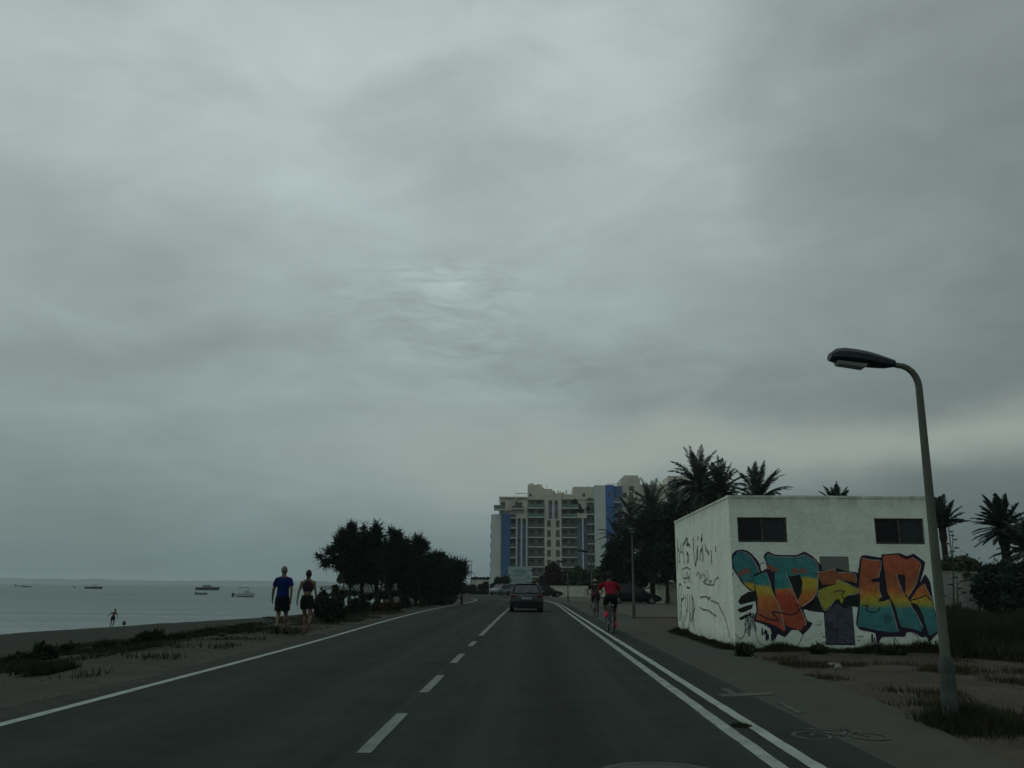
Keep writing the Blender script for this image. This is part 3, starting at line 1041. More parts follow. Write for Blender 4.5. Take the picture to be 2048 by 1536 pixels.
def front_poly(name, pts, cf, m, lay):
    P = [wall_uv(*cf(*p)) for p in pts]
    # soften the corners a touch
    Q = []
    n = len(P)
    for i in range(n):
        a, b_, c_ = Vector(P[i - 1]), Vector(P[i]), Vector(P[(i + 1) % n])
        Q += [b_ + (a - b_) * 0.18, b_ + ((a - b_) + (c_ - b_)) * 0.035, b_ + (c_ - b_) * 0.18]
    Q2 = []
    for i in range(len(Q)):
        a, b_ = Q[i], Q[(i + 1) % len(Q)]
        k = max(1, int((b_ - a).length / 0.05))
        for j in range(k):
            q = a + (b_ - a) * j / k
            Q2.append(q + Vector((mnoise.noise(Vector((q.x * 7, q.y * 7, lay * 3))), mnoise.noise(Vector((q.x * 7, q.y * 7, 40 + lay)))))  * 0.012)
    Q = [(max(0.01, min(HWID - 0.004, q.x)), q.y) for q in Q2]
    y = -0.004 - 0.0022 * lay
    tri = tessellate_polygon([[Vector((q[0], q[1], 0)) for q in Q]])
    fs = []
    for tr in tri:
        a, b_, c_ = (Vector(Q[i]) for i in tr)
        cr = (b_ - a).cross(c_ - a) if False else (b_.x - a.x) * (c_.y - a.y) - (b_.y - a.y) * (c_.x - a.x)
        fs.append(tuple(tr) if cr > 0 else tuple(reversed(tr)))
    return mesh_obj(name, [(q[0], y, q[1]) for q in Q], fs, m, hut)


def smooth2(P, n=5):
    if len(P) < 3:
        return [Vector(p) for p in P]
    return catmull([tuple(p) for p in P], n)


def ribbon(b, P, w, place):
    P = smooth2(P)
    L, Rr = [], []
    for i, p in enumerate(P):
        a = P[max(0, i - 1)]
        c_ = P[min(len(P) - 1, i + 1)]
        t_ = (c_ - a)
        if t_.length < 1e-6:
            t_ = Vector((1, 0))
        t_.normalize()
        nn = Vector((-t_.y, t_.x)) * (w / 2 * (0.75 + 0.5 * random.random()))
        L.append(p + nn)
        Rr.append(p - nn)
    n = len(P)
    b.add([place(q) for q in L] + [place(q) for q in Rr], [(i, i + 1, n + i + 1, n + i) for i in range(n - 1)])


def front_lines(name, lines, cf, w, m, lay):
    y = -0.004 - 0.0022 * lay
    for pts in lines:
        b = MB()
        ribbon(b, [wall_uv(*cf(*p)) for p in pts], w, lambda q: (max(0.005, min(HWID - 0.005, q.x)), y, q.y))
        b.build(name, m, hut)


# thin arcs and drips first
front_lines('graffiti_arc', [[(572, 745), (545, 860), (543, 1000), (552, 1150), (585, 1290), (640, 1345), (680, 1290), (700, 1240)],
                             [(770, 1240), (790, 1350), (850, 1415), (905, 1412), (950, 1350), (960, 1310)],
                             [(950, 1370), (1010, 1425), (1090, 1436), (1160, 1395), (1205, 1300)],
                             [(815, 690), (820, 665), (850, 658), (885, 680)]], cB, 0.014, M_gThin, 0)
front_lines('graffiti_arc', [[(855, 1335), (900, 1390), (980, 1415), (1050, 1385), (1065, 1330), (1010, 1285)]], cC, 0.014, M_gThin, 0)
# dark outlines and shadows
front_poly('graffiti_outline', [(545, 640), (553, 590), (600, 545), (650, 537), (700, 548), (760, 600), (812, 670), (828, 745), (790, 765), (745, 790), (775, 930), (720, 910), (650, 840), (590, 750), (558, 700)], cB, M_gK, 1)
front_poly('graffiti_outline', [(735, 785), (870, 712), (885, 700), (843, 598), (885, 552), (940, 585), (1060, 590), (1150, 585), (1220, 557), (1290, 600), (1372, 690), (1370, 740), (1345, 900), (1310, 990), (1270, 1060), (1200, 1085), (1240, 1180), (1290, 1200), (1262, 1245), (1200, 1312), (1160, 1270), (1100, 1262), (1040, 1332), (975, 1300), (935, 1362), (905, 1250), (850, 1215), (755, 1185), (755, 1160), (780, 1100), (770, 960), (750, 870)], cB, M_gK, 1)
front_poly('graffiti_outline', [(150, 860), (110, 735), (300, 715), (330, 700), (420, 735), (520, 745), (545, 850), (600, 930), (548, 960), (545, 1062), (440, 1045), (400, 1075), (330, 1010), (230, 1112), (205, 1105), (140, 1100), (80, 1090), (20, 1060), (100, 1010), (160, 950)], cC, M_gG, 1)
front_poly('graffiti_outline', [(548, 583), (735, 612), (735, 580), (900, 570), (960, 600), (1025, 573), (1132, 650), (1112, 740), (1080, 840), (1130, 755), (1175, 830), (1200, 980), (1250, 1280), (1240, 1300), (1165, 1372), (1140, 1325), (1100, 1330), (1010, 1280), (960, 1285), (950, 1325), (740, 1325), (700, 1392), (678, 1290), (540, 1262), (505, 1215), (530, 1000), (510, 850)], cC, M_gK, 2)
# leaves left of the letters
for q in (((612, 1010), (640, 960), (710, 920), (790, 925), (788, 1000), (700, 1020), (640, 1035)),
          ((608, 1080), (680, 1050), (755, 1028), (740, 1070), (665, 1105), (630, 1108)),
          ((620, 1158), (680, 1128), (765, 1105), (700, 1150), (640, 1178))):
    front_poly('graffiti_leaf', q, cB, M_gG, 0)
# fills
front_poly('graffiti_letter', [(565, 640), (575, 595), (610, 567), (660, 565), (710, 590), (760, 650), (798, 720), (798, 745), (752, 768), (760, 850), (768, 915), (735, 902), (680, 858), (620, 785), (580, 710)], cB, M_gBl, 3)
front_poly('graffiti_letter', [(748, 788), (862, 738), (890, 800), (925, 930), (985, 1060), (1040, 1265), (1030, 1280), (990, 1245), (880, 1200), (770, 1168), (795, 1110), (787, 960), (770, 860)], cB, M_gL, 3)
front_poly('graffiti_letter', [(860, 598), (880, 580), (935, 602), (1050, 610), (1140, 608), (1220, 585), (1300, 635), (1332, 690), (1332, 860), (1320, 930), (1270, 1000), (1200, 1050), (1172, 1062), (1148, 1010), (1185, 930), (1195, 830), (1172, 765), (1080, 782), (1045, 742), (940, 742), (905, 705), (880, 660)], cB, M_gO, 3)
front_poly('graffiti_letter', [(942, 744), (1045, 744), (1062, 785), (1108, 900), (1148, 1010), (1175, 1070), (1225, 1188), (1220, 1218), (1185, 1272), (1045, 1228), (1015, 1150), (965, 1000), (945, 900)], cB, M_gP, 4)
front_poly('graffiti_letter', [(125, 742), (210, 737), (318, 712), (308, 745), (440, 748), (498, 768), (503, 842), (420, 820), (335, 808), (322, 850), (200, 858), (185, 820)], cC, M_gS, 3)
front_poly('graffiti_letter', [(330, 810), (420, 845), (558, 918), (440, 950), (402, 970), (375, 1033), (350, 980), (310, 1000), (223, 1090), (165, 970), (165, 905), (250, 872), (322, 855)], cC, M_gY, 4)
front_poly('graffiti_letter', [(555, 612), (640, 632), (726, 642), (723, 720), (705, 795), (640, 802), (640, 830), (708, 832), (712, 900), (738, 968), (705, 1000), (740, 1010), (802, 982), (888, 1283), (800, 1285), (700, 1270), (600, 1245), (515, 1232), (545, 1000), (530, 850), (542, 740)], cC, M_gR, 4)
front_poly('graffiti_letter', [(742, 592), (890, 584), (905, 602), (960, 627), (1010, 608), (1080, 660), (1075, 740), (1038, 860), (985, 960), (945, 970), (950, 770), (870, 762), (900, 850), (980, 990), (1045, 1100), (1108, 1240), (1098, 1282), (1000, 1250), (905, 1235), (860, 1060), (790, 930), (770, 800)], cC, M_gR, 4)
front_poly('graffiti_letter', [(1060, 890), (1122, 842), (1185, 975), (1210, 1060), (1240, 1280), (1160, 1318), (1110, 1130), (1060, 1035), (985, 1010)], cC, M_gR, 3)
# coral flowers
for (x, y) in ((640, 755), (690, 730), (905, 700), (950, 720), (1130, 735), (1200, 730)):
    pts = [(x + (26 + 9 * math.cos(5 * a)) * math.cos(a) * 1.2, y + (24 + 9 * math.cos(5 * a)) * math.sin(a)) for a in [2 * math.pi * k / 20 for k in range(20)]]
    front_poly('graffiti_flower', pts, cB, M_gCor, 5)
front_poly('graffiti_flower', [(790 + 38 * math.cos(2 * math.pi * k / 14), 1165 + 45 * math.sin(2 * math.pi * k / 14)) for k in range(14)], cC, mat('spray_dull_teal', (0.05, 0.15, 0.16), .7), 5)
# pale highlights
front_lines('graffiti_highlight', [[(600, 563), (660, 560), (715, 588), (765, 650), (800, 722), (802, 745)], [(865, 740), (892, 805), (928, 930), (988, 1060), (1040, 1262)],
                                   [(1045, 742), (1062, 785), (1108, 900), (1150, 1010), (1178, 1070), (1226, 1190), (1218, 1222)], [(1225, 585), (1302, 636), (1334, 692), (1334, 860), (1318, 935), (1268, 1002), (1190, 1055)],
                                   [(880, 575), (940, 600), (1050, 606), (1145, 604), (1220, 582)]], cB, 0.013, M_gPale, 6)
front_lines('graffiti_highlight', [[(556, 612), (640, 632), (727, 642), (722, 722), (706, 795)], [(712, 830), (712, 900), (738, 970)], [(870, 762), (900, 855), (945, 968)], [(1010, 606), (1082, 660), (1075, 742), (1038, 862), (975, 965)],
                                   [(802, 982), (845, 1130), (888, 1280)], [(980, 1030), (1045, 1110), (1108, 1240)], [(1120, 845), (1160, 930), (1190, 980)], [(130, 741), (210, 736), (318, 711), (308, 742)], [(330, 742), (440, 747), (500, 768), (504, 842)], [(332, 808), (420, 843), (560, 918), (440, 952)], [(165, 905), (165, 968), (223, 1092), (310, 1002)]], cC, 0.012, M_gPale, 6)
# dark inner strokes
front_poly('graffiti_inner_shadow', [(1080, 788), (1168, 770), (1192, 832), (1182, 930), (1147, 985), (1108, 885)], cB, M_gG, 5)
front_poly('graffiti_inner_shadow', [(872, 765), (948, 772), (940, 960), (905, 860)], cC, M_gK, 5)
front_poly('graffiti_inner_shadow', [(1010, 1050), (1060, 1040), (1100, 1140), (1135, 1270), (1090, 1200), (1040, 1110)], cC, M_gG, 5)
front_poly('graffiti_inner_shadow', [(738, 640), (760, 860), (800, 965), (720, 1010), (705, 985), (745, 960), (715, 890), (712, 830), (735, 700)], cC, M_gK, 5)
front_lines('graffiti_stroke', [[(800, 1120), (880, 1160), (980, 1175), (925, 1100), (1100, 1125), (1180, 1065), (1140, 1025)], [(830, 1240), (835, 1310)], [(860, 1260), (850, 1300)], [(720, 1100), (735, 1150), (760, 1120)]], cB, 0.025, M_gK, 6)
front_lines('graffiti_stroke', [[(305, 925), (330, 912), (400, 915), (375, 945), (395, 985)], [(560, 1045), (615, 1045), (590, 1080), (640, 1105), (700, 1095), (720, 1060)], [(990, 1000), (1100, 965), (1130, 950), (1185, 1000)], [(705, 1005), (790, 975)]], cC, 0.022, M_gG, 6)
# drips below the letters
for (x, y0_, y1_, w) in ((870, 1270, 1360, .045), (885, 1300, 1350, .03), (830, 1270, 1310, .02), (920, 1300, 1365, .04)):
    b = MB()
    ribbon(b, [wall_uv(*cB(x, y0_)), wall_uv(*cB(x + 3, y1_))], w, lambda q: (q.x, -0.0045, q.y))
    b.build('paint_drip', M_gK, hut)
for (x, y0_, y1_, w) in ((650, 1300, 1375, .04), (672, 1330, 1420, .02), (735, 1385, 1405, .02), (850, 1335, 1448, .018), (1165, 1340, 1390, .03), (1225, 1360, 1400, .025), (700, 1320, 1385, .06)):
    b = MB()
    ribbon(b, [wall_uv(*cC(x, y0_)), wall_uv(*cC(x + 4, y1_))], w, lambda q: (min(q.x, HWID - .01), -0.0045, q.y))
    b.build('paint_drip', M_gK, hut)
# black scribbled tag by the leaves
rs = random.Random(3)
lines = []
for k in range(16):
    x = 675 + k * 6
    y = 1130 + rs.uniform(0, 40)
    pts = [(x, y)]
    for j in range(4):
        x += rs.uniform(-16, 18)
        y += rs.uniform(10, 48)
        pts.append((x, y))
    lines.append(pts)
lines.append([(705 + 22 * math.cos(a), 1135 + 20 * math.sin(a)) for a in np.linspace(0, 6.2, 9)])
front_lines('marker_tag', lines, cB, 0.009, M_gMark, 7)
# scribbles and flakes on the door
lines = []
for k in range(34):
    x = rs.uniform(215, 480)
    y = rs.uniform(1190, 1380)
    lines.append([(x, y), (x + rs.uniform(-14, 14), y + rs.uniform(-30, 30)), (x + rs.uniform(-6, 30), y + rs.uniform(-20, 20))])
lines.append([(330, 1130), (345, 1118), (365, 1128), (358, 1150), (338, 1152), (330, 1130)])
front_lines('door_scribble', lines, cC, 0.012, M_gK, 0)
for (x, y, w) in ((140, 1220, 50), (175, 1190, 25), (520, 1100, 25), (515, 1325, 60), (190, 1375, 70), (150, 1385, 40), (520, 1360, 25), (185, 1300, 20)):
    b = MB()
    ribbon(b, [wall_uv(*cC(x, y)), wall_uv(*cC(x + w, y - 4))], .012, lambda q: (q.x, -0.0042, q.y))
    b.build('chipped_plaster', M_gThin, hut)


# side wall tags: rows of tall hand-sprayed strokes
def side_lines(name, lines, w, m, lay=0):
    x = -0.004 - 0.002 * lay
    for pts in lines:
        b = MB()
        ribbon(b, [side_uv(*cB(*p)) for p in pts], w, lambda q: (x, max(0.02, min(HDEP - .02, q.x)), q.y))
        b.build(name, m, hut)


L = [[(62, 440), (72, 520), (66, 600), (72, 720)], [(66, 520), (85, 560), (84, 640), (92, 655)], [(100, 480), (98, 560), (108, 560)], [(120, 470), (118, 540), (130, 640), (128, 670)],
     [(120, 500), (150, 440), (160, 455), (150, 500), (170, 490), (185, 520)], [(150, 560), (158, 610), (155, 665)], [(150, 560), (170, 600), (165, 660)],
     [(210, 470), (215, 560), (230, 690)], [(245, 530), (243, 600), (232, 690)], [(250, 500), (252, 600), (250, 640)], [(212, 430), (210, 470)], [(255, 420), (250, 460)], [(290, 400), (280, 460), (295, 440)],
     [(270, 640), (275, 560), (290, 540), (300, 600), (295, 650)], [(290, 490), (295, 560), (300, 600)], [(330, 530), (345, 570), (352, 580), (345, 555)], [(318, 490), (322, 560)], [(370, 540), (375, 620), (380, 670)], [(410, 500), (412, 560)]]
side_lines('sprayed_tag', L, 0.075, M_gMark)
L = [[(110, 720), (150, 700), (185, 720)], [(110, 740), (108, 815)], [(128, 760), (125, 830), (140, 835)], [(150, 740), (150, 840)], [(150, 740), (170, 790), (165, 840)], [(185, 745), (180, 800), (195, 850)], [(120, 800), (180, 790)],
     [(240, 770), (262, 745), (270, 800), (285, 760), (290, 800)], [(300, 760), (320, 790), (310, 830), (340, 800)], [(340, 720), (348, 790), (360, 830), (380, 820)], [(400, 860), (405, 820), (430, 790), (440, 800)],
     [(270, 970), (330, 965), (360, 985)], [(330, 960), (350, 990), (370, 960)], [(370, 1000), (400, 1010), (440, 1030), (445, 1055)], [(270, 1060), (300, 1080), (350, 1090), (400, 1130), (420, 1135)],
     [(300, 830), (330, 850), (400, 860)], [(440, 1040), (480, 1120), (500, 1160), (520, 1240), (540, 1330)]]
side_lines('faded_scrawl', L, 0.05, M_gFaint)
L = [[(85, 1180), (80, 900), (95, 850), (105, 880), (100, 980), (125, 975), (125, 940)], [(125, 975), (100, 1020), (105, 1100), (118, 1250)], [(150, 880), (180, 885)], [(140, 950), (145, 1080), (150, 1090)],
     [(155, 940), (160, 1050), (140, 1180)], [(178, 950), (180, 1100), (165, 1280)], [(195, 940), (225, 1050), (210, 1110), (195, 1190)], [(200, 960), (205, 1180)], [(210, 1020), (215, 1240)], [(100, 1040), (110, 1055)],
     [(90, 1180), (100, 1090)], [(130, 1130), (125, 1260)], [(188, 1100), (185, 1200)]]
side_lines('sprayed_tag', L, 0.06, mat('teal_marker_line', (0.05, 0.09, 0.09), .8, (0.14, 0.17, 0.16), 10))


# ------------------------------------------------------------------ foliage
def leaf_mesh(name, blobs, n, size, m, parent, elong=2.2, up=0.0, seed=1, spiky=0.0):
    """many small leaf-clump faces through a set of ellipsoids (centre, radii, weight)"""
    rg = np.random.default_rng(seed)
    w = np.array([bl[2] if len(bl) > 2 else bl[1][0] * bl[1][1] * bl[1][2] for bl in blobs])
    w = w / w.sum()
    cnt = (w * n).astype(int) + 1
    P, dirs = [], []
    for bl, k in zip(blobs, cnt):
        ns = max(5, min(26, int(max(bl[1]) / size * 1.1)))
        sd = rg.normal(size=(ns, 3))
        sd /= np.linalg.norm(sd, axis=1)[:, None]
        sc_ = sd * (rg.random(ns) ** 0.45)[:, None] * 0.86
        sr_ = 0.20 + 0.20 * rg.random(ns)
        idx = rg.integers(0, ns, k)
        d = rg.normal(size=(k, 3))
        d /= np.linalg.norm(d, axis=1)[:, None]
        r = rg.random(k) ** 0.5
        pos = np.array(bl[0]) + (sc_[idx] + d * (r * sr_[idx])[:, None]) * np.array(bl[1])
        fill = rg.random(k) < 0.20
        pos[fill] = np.array(bl[0]) + d[fill] * (r[fill] * 0.8)[:, None] * np.array(bl[1])
        if spiky > 0:
            sel = rg.random(k) < 0.12
            pos[sel] += d[sel] * (rg.random(sel.sum())[:, None] * spiky)
        far_ = rg.random(k) < .0
        P.append(pos)
        dirs.append(d)
    P = np.vstack(P)
    D = np.vstack(dirs)
    N = len(P)
    a = D * 0.8 + rg.normal(size=(N, 3)) * 0.7
    a[:, 2] += up
    a /= np.linalg.norm(a, axis=1)[:, None]
    c = np.cross(a, rg.normal(size=(N, 3)))
    c /= np.linalg.norm(c, axis=1)[:, None]
    s = size * (0.55 + 0.9 * rg.random(N))[:, None]
    l = s * elong
    V = np.empty((N, 4, 3))
    V[:, 0] = P - a * l * 0.5
    V[:, 1] = P + c * s * 0.5
    V[:, 2] = P + a * l * 0.5
    V[:, 3] = P - c * s * 0.5
    me = bpy.data.meshes.new(name)
    me.vertices.add(N * 4)
    me.vertices.foreach_set('co', V.reshape(-1))
    me.loops.add(N * 4)
    me.loops.foreach_set('vertex_index', np.arange(N * 4, dtype=np.int32))
    me.polygons.add(N)
    me.polygons.foreach_set('loop_start', np.arange(0, N * 4, 4, dtype=np.int32))
    me.polygons.foreach_set('loop_total', np.full(N, 4, dtype=np.int32))
    me.update(calc_edges=True)
    me.materials.append(m)
    o = bpy.data.objects.new(name, me)
    C.objects.link(o)
    o.parent = parent
    return o


def trunk_tree(name, loc, label, cat, blobs, n, size, m, stems, group=None, seed=1, elong=2.2, up=0.0, spiky=0.0):
    r = empty(name, loc, 0, label, cat, group)
    b = MB()
    rg = random.Random(seed)
    for (x0, y0, x1, y1, z1, rad) in stems:
        pts, ra = [], []
        for k in range(6):
            t_ = k / 5
            pts.append((x0 + (x1 - x0) * t_ + rg.uniform(-.06, .06) * (k > 0), y0 + (y1 - y0) * t_ + rg.uniform(-.06, .06) * (k > 0), -0.1 + (z1 + 0.1) * t_))
            ra.append(rad * (1 - 0.65 * t_))
        b.tube(pts, ra, 7)
        top = Vector(pts[-2])
        for k in range(3):
            bl = rg.choice(blobs)
            q = Vector(bl[0])
            b.tube([top, top.lerp(q, .5) + Vector((rg.uniform(-.2, .2), 0, rg.uniform(0, .2))), q], [rad * .45, rad * .3, rad * .1], 5)
    b.build('trunk', M_bark, r, True)
    leaf_mesh('crown', blobs, n, size, m, r, elong, up, seed, spiky)
    if name == 'tamarisk_tree':
        # fine feathery twig ends standing out of the crown
        rn = np.random.default_rng(seed + 500)
        w_ = np.array([bl[1][0] * bl[1][2] for bl in blobs])
        ix = rn.choice(len(blobs), 5200, p=w_ / w_.sum())
        Cn = np.array([bl[0] for bl in blobs])[ix]
        Rd = np.array([bl[1] for bl in blobs])[ix]
        d = rn.normal(size=(5200, 3))
        d /= np.linalg.norm(d, axis=1)[:, None]
        p0 = Cn + d * Rd * (0.55 + 0.4 * rn.random(5200))[:, None]
        a = d * 0.7 + rn.normal(size=(5200, 3)) * 0.35
        a[:, 2] += 0.25
        a /= np.linalg.norm(a, axis=1)[:, None]
        ln = (0.18 + 0.42 * rn.random(5200))[:, None] * (0.9 if seed != 14 else 1.15)
        sd_ = np.cross(a, np.array([0.1, 1, 0]))
        sd_ /= np.linalg.norm(sd_, axis=1)[:, None] + 1e-6
        bend = rn.normal(size=(5200, 3)) * 0.05
        m0 = p0 + a * ln * 0.5 + bend
        V = np.stack([p0 - sd_ * .012, p0 + sd_ * .012, m0 + sd_ * .016, p0 + a * ln + bend * 1.5 + np.array([0, 0, -.03]), m0 - sd_ * .016], 1).reshape(-1, 3)
        tb = MB()
        tb.v = [tuple(q) for q in V]
        tb.f = [tuple(range(5 * k, 5 * k + 5)) for k in range(5200)]
        tb.build('twig_spray', m, r)
    return r


def blobs_from_px(lst, Y, base, ydep=1.0, rscale=1.0):
    """ellipsoids from traced clumps (px, py, radius x, radius y) on a tree standing at distance Y"""
    out = []
    for i, q in enumerate(lst):
        px, py, a, b_ = q[:4]
        dy = q[4] if len(q) > 4 else 0
        p = at(px, py, Y + dy)
        k = (Y + dy) / FPX * rscale
        out.append(((p.x - base.x, p.y - base.y, p.z - base.z), (a * k, max(a, b_) * k * ydep, b_ * k)))
    return out


# --- tamarisks by the shore road (traced clumps, crop scale 5.85, offset 630,1040)
def cT(x, y, a, b_, dy=0):
    return (630 + x / 5.85, 1040 + y / 5.85, a / 5.85, b_ / 5.85, dy)


def tam(Y, basepx, clumps, stems, n, label, seed, m=M_leafD, spiky=0.22, size=0.08):
    n = int(n * 1.9)
    base = at(basepx, 1200, Y)
    base.z = gz(base.x, Y) + 0.02
    dy_ = {13: 25, 14: 62}.get(seed, 0)
    bl = blobs_from_px([cT(c[0], c[1] + (dy_ if c[1] < 700 else 0), *c[2:]) for c in clumps], Y, base)
    return trunk_tree('tamarisk_tree', base, label, 'tree', bl, n, size, m, stems, 'tamarisks between the road and the shore', seed, 2.6, 0.25, spiky)


tam(48, 738, [(420, 300, 150, 130), (430, 130, 50, 90), (320, 180, 60, 60), (440, 470, 170, 130), (600, 240, 110, 110), (720, 110, 50, 70), (570, 90, 18, 40), (300, 260, 70, 80), (560, 420, 180, 160), (700, 250, 80, 90), (250, 460, 60, 50), (240, 340, 55, 45), (170, 380, 50, 35), (60, 425, 45, 22), (150, 490, 65, 30), (120, 520, 35, 25), (280, 550, 60, 40), (440, 600, 130, 90), (600, 600, 150, 110), (460, 700, 80, 60), (640, 700, 100, 60), (740, 200, 45, 55)],
    [(-.3, 0, -.5, 0.1, 2.2, .17), (.5, .4, .3, .2, 2.4, .20), (1.5, 0, .6, 0.1, 2.0, .12), (-1.2, .3, -1.0, 0, 1.6, .12), (.1, -.3, .9, 0, 1.8, .1)], 52000,
    'tallest spreading dark tamarisk, ragged branches reaching out over the sea side', 11)
tam(56, 805, [(930, 160, 60, 50), (960, 230, 60, 80), (960, 330, 120, 100), (1070, 280, 30, 60), (850, 400, 130, 110), (1000, 450, 150, 130), (860, 560, 150, 120), (1020, 600, 160, 110), (880, 690, 110, 50), (1060, 690, 110, 50), (1040, 770, 70, 50), (870, 780, 55, 40), (1060, 860, 45, 60), (880, 130, 20, 25), (1010, 190, 15, 30), (820, 250, 18, 50)],
    [(-.6, 0, -.9, 0, 2.0, .15), (.3, .3, .2, 0, 2.2, .16), (1.3, 0, .9, 0, 1.9, .12)], 34000, 'middle dark tamarisk with a slim upright tuft, behind the tallest one', 12)
tam(60, 845, [(1200, 210, 50, 55), (1230, 270, 80, 60), (1180, 320, 100, 90), (1150, 420, 110, 100), (1200, 560, 130, 120), (1220, 660, 120, 70), (1300, 290, 30, 30), (1330, 480, 90, 90), (1200, 770, 120, 60), (1190, 850, 70, 60), (1300, 830, 100, 70)],
    [(-.5, 0, -.6, 0, 2.2, .14), (.5, .2, .3, 0, 2.0, .13)], 24000, 'dark tamarisk with a rounded lumpy top, between the tuft and the low bushy end', 13)
tam(66, 890, [(1380, 380, 70, 50), (1460, 370, 60, 45), (1330, 430, 80, 60), (1420, 500, 140, 110), (1560, 480, 110, 60), (1680, 470, 90, 50), (1560, 600, 170, 120), (1700, 560, 80, 90), (1400, 700, 160, 110), (1560, 760, 150, 110), (1460, 850, 170, 80), (1620, 830, 60, 60), (1730, 470, 40, 50), (1600, 410, 40, 20), (1540, 390, 16, 40), (1560, 900, 90, 40)],
    [(-.8, 0, -.9, 0, 1.6, .12), (.5, 0, .6, 0, 1.5, .12), (1.2, .2, 1.4, 0, 1.3, .1)], 42000, 'low bushy tamarisk that ends the row, feathery twigs over the road bend', 14, spiky=0.45)

# small pine behind, beside the sea
base = at(690, 1180, 130)
base.z = gz(base.x, 130) + 0.02
trunk_tree('shore_tree', base, 'small round-headed tree on thin stems standing far off by the water', 'tree',
           blobs_from_px([cT(330, 690, 70, 45), (cT(380, 680, 60, 50)), cT(300, 680, 40, 25), cT(420, 720, 60, 40)], 130, base), 6000, 0.3, M_leafB,
           [(-1.2, 0, -1.0, 0, 2.8, .12), (-.2, 0, 0, 0, 3.0, .12), (1.5, 0, 1.4, 0, 3, .12), (2.5, 0, 2.4, 0, 3, .12)], seed=15)


def bush(name, label, cat, px, py_base, Y, lst, n, size, m, group=None, seed=1, spiky=0.15, up=0.2, elong=2.0, z=None):
    base = at(px, py_base, Y)
    base.z = gz(base.x, Y) if z is None else z
    r = empty(name, base, 0, label, cat, group)
    bl = blobs_from_px(lst, Y, base)
    b = MB()
    rg = random.Random(seed)
    for k in range(5):
        q = Vector(rg.choice(bl)[0])
        b.tube([(rg.uniform(-.2, .2), rg.uniform(-.1, .1), -.05), q * 0.5 + Vector((rg.uniform(-.1, .1), 0, 0)), q], [.04, .03, .012], 5)
    b.build('stem', M_bark, r)
    leaf_mesh('foliage', bl, n, size, m, r, elong, up, seed, spiky)
    return r


# shrubs at the foot of the tamarisks
bush('green_shrub', 'dense dark green shrub at the verge just past the walking woman', 'shrub', 662, 1240, 31,
     [(655, 1215, 22, 24), (640, 1205, 14, 22), (675, 1212, 16, 22), (650, 1230, 24, 12), (682, 1195, 8, 14), (646, 1190, 8, 12), (662, 1225, 30, 14)], 16000, 0.055, M_leafB, seed=21)
r = empty('tree_stump', G(667, 1232), 0, 'upright cut tree stump wrapped in ivy, rising from the green shrub', 'stump')
b = MB().tube([(0, 0, -.1), (.02, 0, .5), (-.02, 0, 1.0), (0, 0, 1.28), (0.0, 0, 1.32)], [.13, .12, .11, .125, .10], 10)
b.build('trunk', M_bark, r, True)
leaf_mesh('ivy', [((0, 0, 0.9), (.16, .16, .5)), ((0, 0, 1.27), (.17, .17, .07))], 1800, 0.05, M_leafB, r, 1.6, 0, 22)
bush('russet_shrub', 'rust-brown low shrub under the middle tamarisk', 'shrub', 780, 1225, 46, [(775, 1213, 20, 10), (760, 1217, 16, 8), (795, 1212, 12, 8)], 6000, 0.08, M_brown, seed=23)
for k, (px, py, Y, lst, lab) in enumerate((
        (705, 1230, 42, [(705, 1214, 10, 14), (715, 1208, 8, 12), (700, 1222, 12, 8)], 'leafy sprout bush around the leaning stems of the tallest tamarisk'),
        (722, 1225, 45, [(724, 1206, 8, 18), (730, 1215, 12, 10)], 'slim dark bush hugging the trunk of the tallest tamarisk'),
        (808, 1216, 55, [(808, 1200, 9, 12), (812, 1207, 12, 7)], 'pointed dark bush standing apart beneath the middle tamarisk'),
        (846, 1212, 58, [(846, 1203, 5, 9)], 'thin twiggy sapling between the low bushes under the trees'),
        (880, 1208, 63, [(875, 1202, 24, 8), (900, 1200, 16, 6), (860, 1204, 14, 6)], 'dark undergrowth shrub below the low bushy tamarisk'),
        (770, 1196, 62, [(768, 1190, 26, 10), (740, 1192, 20, 8), (790, 1186, 12, 7)], 'low dark thicket seen through the trunks, on the dune edge'),
        (700, 1188, 70, [(700, 1186, 30, 5), (672, 1190, 18, 4)], 'long low dune scrub reaching out behind the stump'))):
    bush('shore_shrub', lab, 'shrub', px, py, Y, lst, 5000, 0.10 if Y > 50 else 0.07, M_leafB, 'shrubs under the tamarisks', seed=30 + k)

